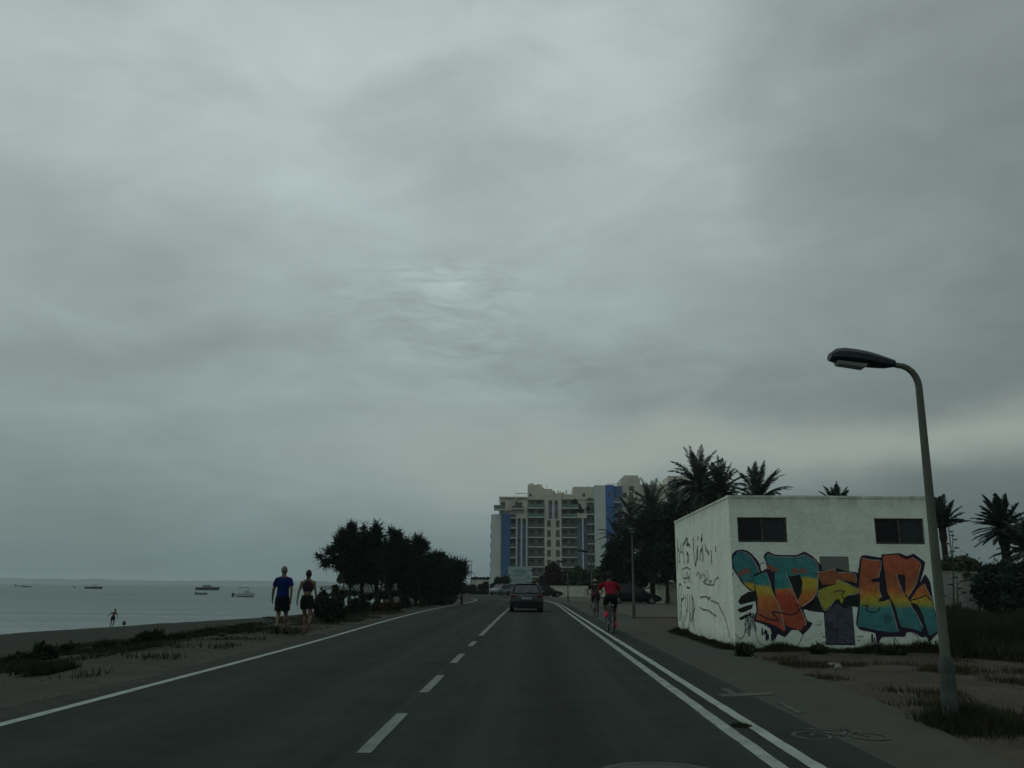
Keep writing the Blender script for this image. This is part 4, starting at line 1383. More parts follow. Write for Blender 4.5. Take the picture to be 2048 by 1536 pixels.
# ------------------------------------------------------------------ palms
def frond_mesh(b, base, az, el, L, wind, rg, leaf=0.42, droop=1.0):
    """rachis curve with two rows of narrow leaflets"""
    d = Vector((math.cos(az) * math.cos(el), math.sin(az) * math.cos(el), math.sin(el)))
    p = Vector(base)
    n = 16
    st = L / n
    pts = [p.copy()]
    ds = [d.copy()]
    for i in range(n):
        t_ = (i + 1) / n
        d = (d + Vector((wind[0], wind[1], 0)) * st * 0.5 * t_ + Vector((0, 0, -1)) * droop * st * 0.62 * t_ * (0.35 + math.cos(el))).normalized()
        p = p + d * st
        pts.append(p.copy())
        ds.append(d.copy())
    b.tube(pts, [0.035 * (1 - 0.9 * i / n) + .004 for i in range(n + 1)], 4, False)
    m_ = 3
    for i in range(1, n):
        for k in range(m_):
            f_ = (i + k / m_) / n
            q = pts[i].lerp(pts[i + 1], k / m_)
            dd = ds[i]
            sd_ = dd.cross(Vector((0, 0, 1)))
            if sd_.length < 0.15:
                sd_ = Vector((math.sin(az), -math.cos(az), 0))
            sd_.normalize()
            upv = sd_.cross(dd)
            ll = leaf * (math.sin(math.pi * min(1.0, f_ * 0.9 + .12)) ** 0.7 + 0.12) * rg.uniform(.8, 1.15)
            for sg in (-1, 1):
                v_ = (dd * 0.8 + sd_ * sg * rg.uniform(.45, .85) + upv * rg.uniform(-.1, .3) + Vector((wind[0], wind[1], -0.35)) * .35).normalized()
                v2 = (v_ + Vector((wind[0] * .3, 0, -0.35))).normalized()
                a_ = q + v_ * ll * .55
                w = dd * rg.uniform(.022, .034)
                b.add([q - w * .7, q + w * .7, a_ + w, a_ + v2 * ll * .45, a_ - w], [(0, 1, 2, 3, 4)])


def palm(px, py_crown, Y, L, nf, label, wind=(0, 0), seed=1, trunk_r=0.2, leaf=0.42, elmin=-35, droop=1.0, azs=None, sag=0.0, lean=0.0):
    c = at(px, py_crown, Y)
    z0_ = gz(c.x, Y)
    H = c.z - z0_
    r = empty('palm_tree', (c.x, Y, z0_), 0, label, 'palm tree', 'date palms beyond the hut and the garden walls')
    rg = random.Random(seed)
    b = MB()
    pts, ra = [], []
    nseg = max(8, int(H / 0.16))
    for k in range(nseg + 1):
        t_ = k / nseg
        pts.append((lean * (t_ - 1) * 1.0, 0, t_ * H - (0.15 if k == 0 else 0)))
        rr_ = trunk_r * (1.12 - 0.22 * t_) * (1 + 0.07 * (k % 2))
        if t_ > 1 - 0.9 / H:
            rr_ *= 1.35
        ra.append(rr_)
    b.tube(pts, ra, 10)
    b.build('trunk', M_ptrunk, r)
    nf = int(nf * 1.35)
    for k in range(nf):
        t_ = (k + .5) / nf
        az = k * 2.39996 + rg.uniform(-.2, .2)
        el = R(88 - (88 - elmin) * t_ ** 0.85) + rg.uniform(-.1, .1)
        fb = MB()
        frond_mesh(fb, (0, 0, H - 0.25 + 0.35 * (1 - t_)), az, el, L * rg.uniform(.85, 1.08), wind, rg, leaf, droop)
        fb.build('frond', M_frond, r)
    return r


palm(1396, 968, 64, 2.9, 46, 'tallest of the big palms behind the hut, its dense dome rising highest', (0.1, 0), 41, .3, .5, -60)
palm(1440, 985, 60, 2.5, 40, 'full-crowned palm overlapping the tallest one, just behind the hut corner', (0.15, 0), 42, .3, .45, -55)
palm(1518, 998, 56, 2.5, 30, 'loose palm over the hut roof, its long fronds arching away from the others', (0.45, 0.0), 43, .25, .42, -25)
palm(1675, 1012, 60, 1.6, 20, 'small palm showing only its tuft above the middle of the hut roof', (-0.25, 0), 44, .2, .35, -10)
palm(1884, 1050, 50, 1.65, 22, 'thin palm with a narrow upright crown beside the right wall of the hut', (0.15, 0), 45, .16, .34, 18)
palm(2005, 1052, 42, 1.55, 34, 'stout palm with its crown swept by the wind, above the dark bushes', (-1.5, -0.2), 46, .2, .36, -30)
palm(2062, 1100, 40, 1.8, 30, 'low palm half out of view beside the windswept one', (-0.35, 0), 47, .2, .36, -50)
palm(1303, 1022, 90, 3.5, 40, 'dark palm rising from the thicket in front of the blue tower', (0.05, 0), 48, .35, .6, -50)
palm(1238, 1078, 97, 2.8, 26, 'short palm leaning out of the thicket towards the road', (-0.25, 0), 49, .25, .45, -40)
palm(1262, 1035, 98, 3.2, 30, 'shaggy palm at the edge of the thicket nearest the blue tower', (-0.2, 0), 50, .25, .5, -50)
palm(1350, 1030, 80, 3.6, 36, 'low wide palm filling the gap beneath the tallest palm', (0, 0), 51, .3, .55, -60)

# the dark thicket below the palms (separate trees)
for k, (px, Y, lst, lab) in enumerate((
        (1240, 82, [(1262, 1075, 26, 26), (1235, 1100, 30, 26), (1250, 1125, 36, 28), (1222, 1120, 22, 22), (1245, 1155, 38, 22), (1215, 1150, 20, 20)], 'dark broad tree at the road end of the thicket'),
        (1290, 78, [(1322, 1070, 26, 30), (1300, 1030, 24, 20), (1290, 1060, 34, 34), (1300, 1095, 40, 34), (1280, 1130, 36, 30), (1305, 1145, 34, 26), (1275, 1165, 26, 14)], 'tall dark tree in the middle of the thicket behind the second lamp post'),
        (1345, 75.5, [(1340, 1030, 34, 30), (1345, 1070, 34, 36), (1330, 1110, 34, 34), (1350, 1130, 30, 30), (1322, 1158, 22, 14)], 'dark tree touching the corner of the white hut'),
        (1400, 78, [(1395, 1020, 40, 30), (1440, 1020, 36, 26), (1420, 1060, 50, 40)], 'dark tree hidden low behind the hut under the big palms'))):
    base = at(px, 1190, Y)
    base.z = gz(base.x, Y)
    trunk_tree('thicket_tree', base, lab, 'tree', blobs_from_px(lst, Y, base), 26000, 0.15, M_leafD, [(-.5, 0, -.3, 0, 2.5, .2), (.8, 0, .5, 0, 2.8, .2)], 'dark trees below the palms', 60 + k, 1.9, 0.1, 0.5)

# clipped hedges above the garden wall
for k, (px, Y, lst, lab, m) in enumerate((
        (1105, 134, [(1100, 1150, 14, 20), (1112, 1144, 14, 16), (1095, 1165, 12, 14), (1120, 1160, 16, 16)], 'russet-tinged hedge bush at the left end of the garden wall', M_brown),
        (1150, 134, [(1135, 1153, 18, 14), (1160, 1151, 20, 14), (1150, 1167, 34, 12), (1182, 1154, 14, 14)], 'long dark hedge section over the middle of the garden wall', M_leafH),
        (1215, 131, [(1200, 1148, 20, 18), (1225, 1140, 24, 24), (1250, 1148, 20, 20), (1215, 1166, 36, 12)], 'taller green hedge section over the garden wall beside the thicket', M_leafH),
        (1085, 140, [(1085, 1165, 10, 14), (1078, 1172, 10, 10)], 'low hedge bush beside the billboard, at the wall end', M_leafB),
        (1010, 165, [(1000, 1165, 14, 12), (1012, 1160, 10, 10), (990, 1172, 10, 8), (1020, 1176, 10, 6)], 'dark bush between the apartment block and the silver car', M_leafB),
        (1060, 168, [(1056, 1172, 10, 5), (1068, 1168, 8, 6)], 'pale green shrub in front of the billboard', M_leafL),
        (967, 158, [(967, 1176, 10, 8), (972, 1172, 8, 8)], 'rounded bush in front of the far beige wall', M_leafB),
        (940, 150, [(940, 1178, 14, 8), (925, 1176, 14, 12), (960, 1185, 24, 4)], 'dark low hedge along the far side of the road bend', M_leafB))):
    base = at(px, 1190, Y)
    base.z = gz(base.x, Y)
    r = empty('hedge', base, 0, lab, 'hedge', 'hedges around the road bend')
    bl = blobs_from_px(lst, Y, base)
    b = MB()
    for q in bl[:3]:
        b.tube([(q[0][0], 0, -.1), q[0]], [.08, .04], 5)
    b.build('stem', M_bark, r)
    leaf_mesh('foliage', bl, 9000, 0.32, m, r, 1.5, 0, 80 + k, 0.3)

# right side: pale hedge behind the white wall, dark bushes, agaves
for k, (px, Y, lst, lab, m, n, s) in enumerate((
        (1915, 49, [(1905, 1140, 30, 24), (1935, 1135, 24, 22), (1890, 1150, 20, 20), (1955, 1145, 12, 14), (1920, 1152, 36, 14), (1882, 1132, 12, 12)], 'olive-green rounded hedge rising above the short white wall', M_leafL, 16000, .10),
        (1990, 39, [(1985, 1150, 30, 24), (2010, 1140, 26, 22), (1970, 1175, 22, 30), (1990, 1200, 34, 34), (2015, 1215, 24, 28)], 'dark shapeless bush under the windswept palm', M_leafD, 24000, .10),
        (2050, 36, [(2045, 1140, 30, 18), (2050, 1170, 40, 40), (2040, 1215, 40, 40), (2075, 1200, 40, 50)], 'dark bush spilling out at the edge of the garden', M_leafD, 24000, .10))):
    base = at(px, 1225, Y)
    base.z = gz(base.x, Y)
    r = empty('garden_bush', base, 0, lab, 'bush')
    bl = blobs_from_px(lst, Y, base)
    b = MB()
    for q in bl[:4]:
        b.tube([(q[0][0] * .6, 0, -.1), q[0]], [.06, .03], 5)
    b.build('stem', M_bark, r)
    leaf_mesh('foliage', bl, n, s, m, r, 1.8, 0.1, 95 + k, 0.3)


def agave(px, Y, top_py, base_py, label, seed, plates, zoff=0):
    t0_ = at(px, top_py, Y)
    b0 = at(px + 3, base_py, Y)
    r = empty('agave', (b0.x, Y, b0.z), 0, label, 'agave', 'agaves with flower stalks by the white wall')
    H = t0_.z - b0.z
    dx = t0_.x - b0.x
    MB().tube([(0, 0, 0), (dx * .5, 0, H * .5), (dx, 0, H)], [.045, .035, .012], 6).build('stalk', M_agave, r, True)
    rg = random.Random(seed)
    for k in range(plates):
        t_ = 0.42 + 0.58 * (k / (plates - 1))
        a = k * 2.4
        rad = 0.62 * (1.05 - t_) * 1.6 + .05
        q = Vector((dx * t_ + math.cos(a) * rad, math.sin(a) * rad, H * t_ + .06))
        p0 = Vector((dx * t_, 0, H * t_ - .10))
        fb = MB().tube([p0, p0.lerp(q, .6), q], [.014, .01, .01], 4)
        for j in range(5):
            fb.ell(q + Vector((rg.uniform(-.09, .09), rg.uniform(-.09, .09), rg.uniform(-.01, .04))), (.075, .075, .03), None, 6, 4)
        fb.build('flower_umbel', M_agave, r)
    if zoff == 0:
        for k in range(14):
            a = k * 2.4
            el = R(20 + 50 * (k % 3) / 2)
            L_ = 0.8
            d = Vector((math.cos(a) * math.cos(el), math.sin(a) * math.cos(el), math.sin(el)))
            s_ = Vector((-math.sin(a), math.cos(a), 0)) * .06
            tip = d * L_
            MB().add([(-s_.x, -s_.y, 0), (s_.x, s_.y, 0), tuple(d * .45 + s_ * 1.2), tuple(tip), tuple(d * .45 - s_ * 1.2), tuple(d * .25 + Vector((0, 0, -.05)))],
                     [(0, 5, 2, 3), (5, 1, 2), (0, 4, 3), (0, 5, 4)]).build('leaf', M_agave, r)
    return r


agave(1905, 47, 1066, 1235, 'tall agave stalk with stacked flower plates, showing above the olive hedge', 5, 13)
agave(1914, 38, 1158, 1236, 'short agave stalk with small side tufts in front of the white wall', 6, 7)

# ------------------------------------------------------------------ garden walls
def wall(name, pts, h, m, label, cat='wall', thick=0.2, coping=True, posts=()):
    r = empty(name, (pts[0][0], pts[0][1], 0), 0, label, cat)
    ox, oy = pts[0]
    P = [Vector((x - ox, y - oy)) for x, y in pts]
    A = offset_line(P, -thick / 2)
    B = offset_line(P, thick / 2)
    n = len(P)
    vs = [(p.x, p.y, -.2) for p in A] + [(p.x, p.y, h) for p in A] + [(p.x, p.y, h) for p in B] + [(p.x, p.y, -.2) for p in B]
    fs = []
    for i in range(n - 1):
        for k in range(4):
            k2 = (k + 1) % 4
            fs.append((k * n + i, k2 * n + i, k2 * n + i + 1, k * n + i + 1))
    fs += [(0, 3 * n, 2 * n, n), (n - 1, 2 * n - 1, 3 * n - 1, 4 * n - 1)]
    bb = MB()
    bb.v, bb.f = vs, fs
    bb.build('panel', m, r)
    if coping:
        A = offset_line(P, -thick / 2 - .04)
        B = offset_line(P, thick / 2 + .04)
        vs = [(p.x, p.y, h + .002) for p in A] + [(p.x, p.y, h + .07) for p in A] + [(p.x, p.y, h + .07) for p in B] + [(p.x, p.y, h + .002) for p in B]
        cb = MB()
        cb.v, cb.f = vs, list(fs)
        cb.build('coping', m, r)
    for (x, y, w, ph) in posts:
        MB().box(x - ox - w / 2, x - ox + w / 2, y - oy - w / 2, y - oy + w / 2, -.2, ph).box(x - ox - w / 2 - .05, x - ox + w / 2 + .05, y - oy - w / 2 - .05, y - oy + w / 2 + .05, ph + .002, ph + .1).build('pillar', m, r)
    return r


wl = at(1100, 1190, 128)
wm = at(1176, 1190, 128)
wr = at(1262, 1190, 126)
wall('garden_wall', [(wl.x, 128), (wm.x, 128)], 1.45, M_gwall, 'low cream garden wall under the dark hedge, its far stretch', posts=((wm.x, 128, .7, 1.25),))
wall('garden_wall', [(wm.x + 1.0, 127.6), (wr.x, 126)], 1.5, M_gwall, 'low cream garden wall stretch behind the two cyclists', posts=())
p1, p2 = at(1312, 1200, 76.5), at(1352, 1200, 76.5)
gw = wall('gate_wall', [(p1.x + 0.2, 76.5), (p2.x + 5, 75.5)], 1.75, M_gwall, 'tall cream wall with a rounded gate pillar, at the corner of the white hut', posts=())
b = MB()
q = at(1323, 1200, 76.0)
ox, oy = p1.x + 0.2, 76.5
b.box(q.x - ox - .45, q.x - ox + .45, -.95, -.15, -.2, 2.1)
b.tube([(q.x - ox, -.55, 2.1), (q.x - ox, -.55, 2.25), (q.x - ox, -.55, 2.45), (q.x - ox, -.55, 2.58)], [.46, .52, .42, .15], 12)
b.build('pillar', M_gwall, gw)
MB().box(q.x - ox + .5, q.x - ox + 1.0, -.5, -.104, -.2, 1.5).box(q.x - ox + .5, q.x - ox + 2.6, -.5, -.104, 1.502, 1.62).build('niche_frame', M_gwall, gw)
MB().box(q.x - ox + 1.02, q.x - ox + 1.12, -.16, -.104, 0, 1.45).build('gate_post', M_trim, gw)
wR0, wR1 = at(1845, 1235, 46), at(1952, 1232, 48.5)
wall('white_boundary_wall', [(wR0.x, 46), (wR1.x, 48.5), (wR1.x + 1.2, 44)], 2.25, mat('white_boundary_paint', (0.40, 0.41, 0.38), .9, (0.28, 0.28, 0.25), 1.0, .3, 12), 'short chalky white wall standing right behind the agave stalk')

# ------------------------------------------------------------------ street lamps
def lamp(base, ht, reach, label, rz=0.0, rich=True, lean=(0, 0), sc=1.0):
    r = empty('street_lamp', base, rz, label, 'street lamp', 'lamps along the cycle path')
    b = MB()
    b.tube([(0, 0, -.2), (0, 0, .0), (0, 0, .50), (0, 0, .58), (0, 0, .66)], [.084 * sc, .080 * sc, .074 * sc, .078 * sc, .050 * sc], 14)
    b.build('base', M_polebase, r, True)
    lx, ly = lean
    b = MB()
    pts = [(0, 0, .655)]
    for k in range(1, 7):
        t_ = k / 6
        pts.append((lx * t_, ly * t_, .655 + (ht - .655 - .24) * t_))
    rad = [.049 * sc, .048 * sc, .046 * sc, .044 * sc, .042 * sc, .039 * sc, .036 * sc]
    cx, cz = lx - .20, ht - .24
    for k in range(1, 7):
        a = R(15 * k)
        pts.append((cx + .20 * math.cos(a), ly, cz + .24 * math.sin(a)))
        rad.append((.037 - .001 * k) * sc)
    pts.append((cx - .06, ly, cz + .24 + .01))
    rad.append(.028 * sc)
    b.tube(pts, rad, 12)
    b.build('pole', M_steel, r, True)
    # head: tapering cobra-head housing pointing to -x, nose slightly raised
    hd = []
    n = 9
    prof = [(0.0, .035, .035, -.025), (.10, .055, .05, -.045), (.20, .075, .065, -.05), (.32, .10, .078, -.05), (.46, .115, .085, -.048), (.60, .115, .085, -.046), (.70, .095, .070, -.044), (.76, .06, .03, -.036)]
    vs, fs = [], []
    k8 = 8
    for (s_, hw, tp, bt) in prof:
        s_ *= reach / .76
        for k in range(k8):
            a = 2 * math.pi * (k + .5) / k8
            y_ = hw * math.cos(a) * 1.05
            z_ = tp * math.sin(a) if math.sin(a) > 0 else -bt * math.sin(a) * 1.0
            vs.append((-s_, y_ * sc * 1.25, z_ * sc * 1.3))
    for i in range(len(prof) - 1):
        for k in range(k8):
            k2 = (k + 1) % k8
            fs.append((i * k8 + k, i * k8 + k2, (i + 1) * k8 + k2, (i + 1) * k8 + k))
    fs.append(tuple(range(k8 - 1, -1, -1)))
    fs.append(tuple((len(prof) - 1) * k8 + k for k in range(k8)))
    hb = MB()
    hb.v, hb.f = vs, fs
    h = hb.build('lamp_head', M_black, r)
    h.location = (cx - .04, ly, cz + .255)
    h.rotation_euler = (0, R(7), 0)
    k = reach / .76
    lb = MB()
    lb.add([(-.34 * k, -.09 * sc, -.056 * sc), (-.34 * k, .09 * sc, -.056 * sc), (-.68 * k, .08 * sc, -.053 * sc), (-.68 * k, -.08 * sc, -.053 * sc),
            (-.36 * k, -.075 * sc, -.092 * sc), (-.36 * k, .075 * sc, -.092 * sc), (-.66 * k, .066 * sc, -.086 * sc), (-.66 * k, -.066 * sc, -.086 * sc)],
           [(4, 7, 6, 5), (0, 4, 5, 1), (1, 5, 6, 2), (2, 6, 7, 3), (3, 7, 4, 0)])
    lb.build('lens', M_lens, h)
    return r


nb = G(1905, 1452)
topn = at(1838, 775, nb.y)
lamp((nb.x, nb.y, 0), at(1800, 731, nb.y).z, .70, 'tall grey lamp post with a black lamp head, standing nearest at the path edge', lean=(topn.x - nb.x, 0), sc=1.0)
q = G(1268, 1237)
lamp((q.x, q.y, 0), at(1262, 1066, q.y).z, .66, 'second lamp post, its top lost against the dark palms behind the cyclist in red', rz=R(84))
q = G(1184, 1216)
lamp((q.x, q.y, 0), at(1180, 1104, q.y).z, .72, 'third lamp post, rising just left of the distant cyclist in black')
q = G(1136, 1203.5)
lamp((q.x, q.y, 0), at(1134, 1125, q.y).z, .72, 'fourth lamp post, standing alone on the sandy ground before the garden wall')
q = at(1078, 1199, 124)
lamp((q.x, q.y, 0), at(1078, 1143, 124).z, 1.2, 'fifth and most distant lamp post along the path, beyond the grey estate car')
q = at(949, 1190, 150)
lamp((q.x, q.y, 0), at(948, 1146, 150).z, .8, 'small lamp post beyond the tamarisks at the road bend')
q = at(1912, 1190, 62)
lamp((q.x, q.y, 0), at(1912, 1043, 62).z, .9, 'far lamp whose dark head peeks out past the thin palm', rz=R(178))
q = at(942, 1190, 175)
r = empty('mast', (q.x, q.y, 0), 0, 'thin bare mast taller than the small lamp at the road bend', 'mast')
MB().tube([(0, 0, 0), (0, 0, at(942, 1120, 175).z)], [.07, .05], 6).build('pole', M_steel, r)
MB().box(-.5, .5, -.03, .03, at(942, 1122, 175).z - .05, at(942, 1122, 175).z + .02).build('crossbar', M_steel, r)

# ------------------------------------------------------------------ cars
def car(loc, rz, kind, paint, label, Lc=4.5, Wd=1.78, Hc=1.46, glass=None, rearlit=True):
    glass = glass or M_glass
    r = empty('parked_car' if kind != 'estate' else 'estate_car', loc, rz, label, 'car')
    hL = Lc / 2
    w = Wd / 2
    hood = {'estate': .92, 'hatch': .88, 'suv': 1.05}[kind]
    # stations: y, half width, bottom, shoulder height
    st = [(-hL, .90 * w, .42, .86), (-hL + .06, .955 * w, .32, .94), (-hL + .35, .99 * w, .26, .97), (-1.3, w, .22, .965), (-.3, w, .20, .955), (.6, w, .20, .94), (1.05, w, .22, hood + .02),
          (hL - .75, .985 * w, .24, hood - .06), (hL - .3, .94 * w, .26, hood - .16), (hL - .08, .86 * w, .30, hood - .26), (hL, .76 * w, .36, hood - .36)]
    vs, fs = [], []
    n8 = 12
    for (y, hw, zb, zs) in st:
        half = [(0, zb), (hw * .86, zb), (hw * .97, zb + .10), (hw, (zb + zs) / 2), (hw * .985, zs - .10), (hw * .93, zs - .01), (0, zs + .015)]
        ring = half + [(-x, z) for x, z in reversed(half[1:-1])]
        for x, z in ring:
            vs.append((x, y, z))
    for i in range(len(st) - 1):
        for k in range(n8):
            k2 = (k + 1) % n8
            fs.append((i * n8 + k, (i + 1) * n8 + k, (i + 1) * n8 + k2, i * n8 + k2))
    fs.append(tuple(range(n8)))
    fs.append(tuple((len(st) - 1) * n8 + k for k in range(n8 - 1, -1, -1)))
    bb = MB()
    bb.v, bb.f = vs, fs
    body = bb.build('body', paint, r, True)
    # greenhouse
    if kind == 'estate':
        g4 = [(-hL + .10, .955, 0), (-hL + .42, Hc - .06, 1), (-.9, Hc - .015, 1), (.15, Hc - .03, 1), (1.05, .95, 0)]
    elif kind == 'suv':
        g4 = [(-hL + .10, 1.0, 0), (-hL + .35, Hc - .06, 1), (-.9, Hc, 1), (.25, Hc - .03, 1), (1.0, 1.02, 0)]
    else:
        g4 = [(-hL + .12, .95, 0), (-hL + .75, Hc - .10, 1), (-.7, Hc - .01, 1), (.05, Hc - .03, 1), (1.1, .93, 0)]
    vs, fs = [], []
    for (y, z, tp) in g4:
        wt = w * (.72 if tp else .86)
        vs += [(-w * .90, y, .93), (w * .90, y, .93), (wt, y, z - (.03 if tp else 0)), (-wt, y, z - (.03 if tp else 0))]
    for i in range(len(g4) - 1):
        for k in range(4):
            k2 = (k + 1) % 4
            fs.append((i * 4 + k, (i + 1) * 4 + k, (i + 1) * 4 + k2, i * 4 + k2))
    fs += [(0, 1, 2, 3), (len(vs) - 1, len(vs) - 2, len(vs) - 3, len(vs) - 4)]
    gb = MB()
    gb.v, gb.f = vs, fs
    gb.build('windows', glass, r, 20)
    # roof
    vs, fs = [], []
    rf = [g4[1], g4[2], g4[3]]
    rf = [(rf[0][0] - .04, rf[0][1] - .015)] + [(a[0], a[1]) for a in rf] + [(rf[2][0] + .04, rf[2][1] - .02)]
    for (y, z) in rf:
        vs += [(-w * .755, y, z - .055), (-w * .70, y, z), (0, y, z + .025), (w * .70, y, z), (w * .755, y, z - .055)]
    for i in range(len(rf) - 1):
        for k in range(4):
            fs.append((i * 5 + k, i * 5 + k + 1, (i + 1) * 5 + k + 1, (i + 1) * 5 + k))
    fb = MB()
    fb.v, fb.f = vs, fs
    fb.build('roof', paint, r, True)
    for sg in (-1, 1):
        pb = MB()
        # pillars a, b, c, d
        for (y0_, z0_, y1_, z1_, rr_) in ((1.05, .93, .15, Hc - .06, .035), (-.25, .94, -.30, Hc - .04, .03), (-1.15, .95, -1.15, Hc - .04, .035), (g4[0][0] + .03, .95, g4[1][0], g4[1][1] - .03, .05)):
            if kind == 'hatch' and y0_ == -1.15:
                continue
            pb.tube([(sg * w * .90, y0_, z0_), (sg * w * .735, y1_, z1_)], rr_, 6)
        pb.build('pillar', paint, r)
        MB().tube([(sg * w * .66, g4[1][0] + .1, Hc + .0), (sg * w * .66, g4[3][0] - .1, Hc + .02)], .016, 6).build('roof_rail', M_lightgrey if kind == 'estate' else M_trim, r)
        mb = MB().ell((sg * (w + .09), .72, 1.02), (.10, .06, .07), None, 8, 6)
        mb.build('mirror', paint, r, True)
        for yy in (-hL + .85, hL - .85):
            wh = MB()
            prof = [(.0, .21), (.02, .30), (.06, .325), (.17, .325), (.21, .30), (.23, .21)]
            vs, fs = [], []
            for (x, rad) in prof:
                for k in range(20):
                    a = 2 * math.pi * k / 20
                    vs.append((sg * (w + .005) - sg * x, yy + rad * math.cos(a), .325 + rad * math.sin(a)))
            for i in range(len(prof) - 1):
                for k in range(20):
                    fs.append((i * 20 + k, i * 20 + (k + 1) % 20, (i + 1) * 20 + (k + 1) % 20, (i + 1) * 20 + k))
            wh.v, wh.f = vs, fs
            wh.add([(sg * (w - .22), yy + .21 * math.cos(2 * math.pi * k / 20), .325 + .21 * math.sin(2 * math.pi * k / 20)) for k in range(20)], [tuple(range(20))])
            wo_ = wh.build('wheel', M_rubber, r, True)
            rb = MB()
            for k in range(7):
                a = 2 * math.pi * k / 7
                rb.tube([(sg * (w - .015), yy, .325), (sg * (w - .01), yy + .2 * math.cos(a), .325 + .2 * math.sin(a))], [.04, .028], 5)
            rb.tube([(sg * (w - .03), yy, .325), (sg * (w + .0), yy, .325)], .05, 8)
            rb.tube([(sg * (w - .05), yy, .325), (sg * (w - .045), yy, .325)], .21, 20)
            rb.build('rim', M_rim, wo_)
            ar = MB()
            pts = [(sg * (w + .002), yy + .37 * math.cos(a), .325 + .37 * math.sin(a)) for a in [math.pi * k / 12 for k in range(13)]]
            ar.tube(pts, .03, 5)
            ar.build('wheel_arch', M_trim if kind != 'estate' else paint, r)
        # lights
        tl = MB().box(min(sg * w * .62, sg * w * .95), max(sg * w * .62, sg * w * .95), -hL - .012, -hL + .14, .74, .90)
        tl.build('tail_light', M_redlight, r)
        hl = MB().ell((sg * w * .66, hL - .12, hood - .28), (.17, .12, .07), None, 10, 6)
        hl.build('headlight', M_lens, r, True)
        for yy in (-.9, .35):
            MB().box(min(sg * (w + .002), sg * (w + .025)), max(sg * (w + .002), sg * (w + .025)), yy - .09, yy + .09, .80, .83).build('door_handle', paint, r)
    # rear bumper, plate, rear window, wiper, under-panel
    MB().box(-w * .93, w * .93, -hL - .03, -hL + .10, .24, .58).build('rear_bumper', M_trim if kind == 'estate' else paint, r)
    MB().box(-.26, .26, -hL - .045, -hL - .012, .66, .77).build('number_plate', M_plate, r)
    MB().box(-w * .8, w * .8, hL - .1, hL + .02, .30, .42).build('front_bumper', M_trim, r)
    MB().box(-.3, .3, hL - .06, hL + .012, .45, .55).build('grille', M_trim, r)
    MB().box(-w * .62, w * .62, -hL + .1, hL - .2, .19, .24).build('underbody', M_trim, r)
    if kind == 'estate':
        y0_, z0_, y1_, z1_ = -hL + .085, 1.0, -hL + .375, Hc - .11
        MB().add([(-w * .72, y0_ - .012, z0_), (w * .72, y0_ - .012, z0_), (w * .62, y1_ - .012, z1_), (-w * .62, y1_ - .012, z1_)], [(0, 1, 2, 3)]).build('rear_window', M_reflglass, r)
        MB().tube([(-.02, y0_ - .03, z0_ + .01), (.3, y0_ + .02, z0_ + .12)], .012, 5).build('rear_wiper', M_trim, r)
        MB().tube([(.35, -hL + .1, .25), (.35, -hL - .02, .25)], .035, 8).build('exhaust_pipe', M_rim, r)
        MB().box(-w * .62, w * .62, -hL + .36, -hL + .50, Hc - .05, Hc - .015).build('roof_spoiler', paint, r)
    return r


cg = G(1051, 1224.5)
car((cg.x, cg.y + 2.3, 0), R(1.5), 'estate', M_greycar, 'dark grey estate car driving away in the lane ahead', 4.65, 1.80, 1.50)
c1_ = at(1268, 1200, 72.5)
car((c1_.x, 72.5, 0), R(-92), 'hatch', M_blackcar, 'black hatchback parked side-on behind the cyclist in red, next to the gate pillar', 4.4, 1.8, 1.62)
c2_ = at(1092, 1200, 118)
car((c2_.x, 118, 0), R(-75), 'hatch', M_blackcar, 'black car parked at the near end of the cream garden wall, past the estate car', 4.4, 1.8, 1.48)
c3_ = at(1000, 1200, 139)
car((c3_.x, 139, 0), R(150), 'suv', M_silvercar, 'silver car waiting on the road bend in front of the apartment block', 4.3, 1.85, 1.72)
c4_ = at(1019, 1200, 142)
car((c4_.x, 143, 0), R(165), 'hatch', M_blackcar, 'dark car behind the silver one, mostly hidden by the estate car', 4.2, 1.75, 1.45)

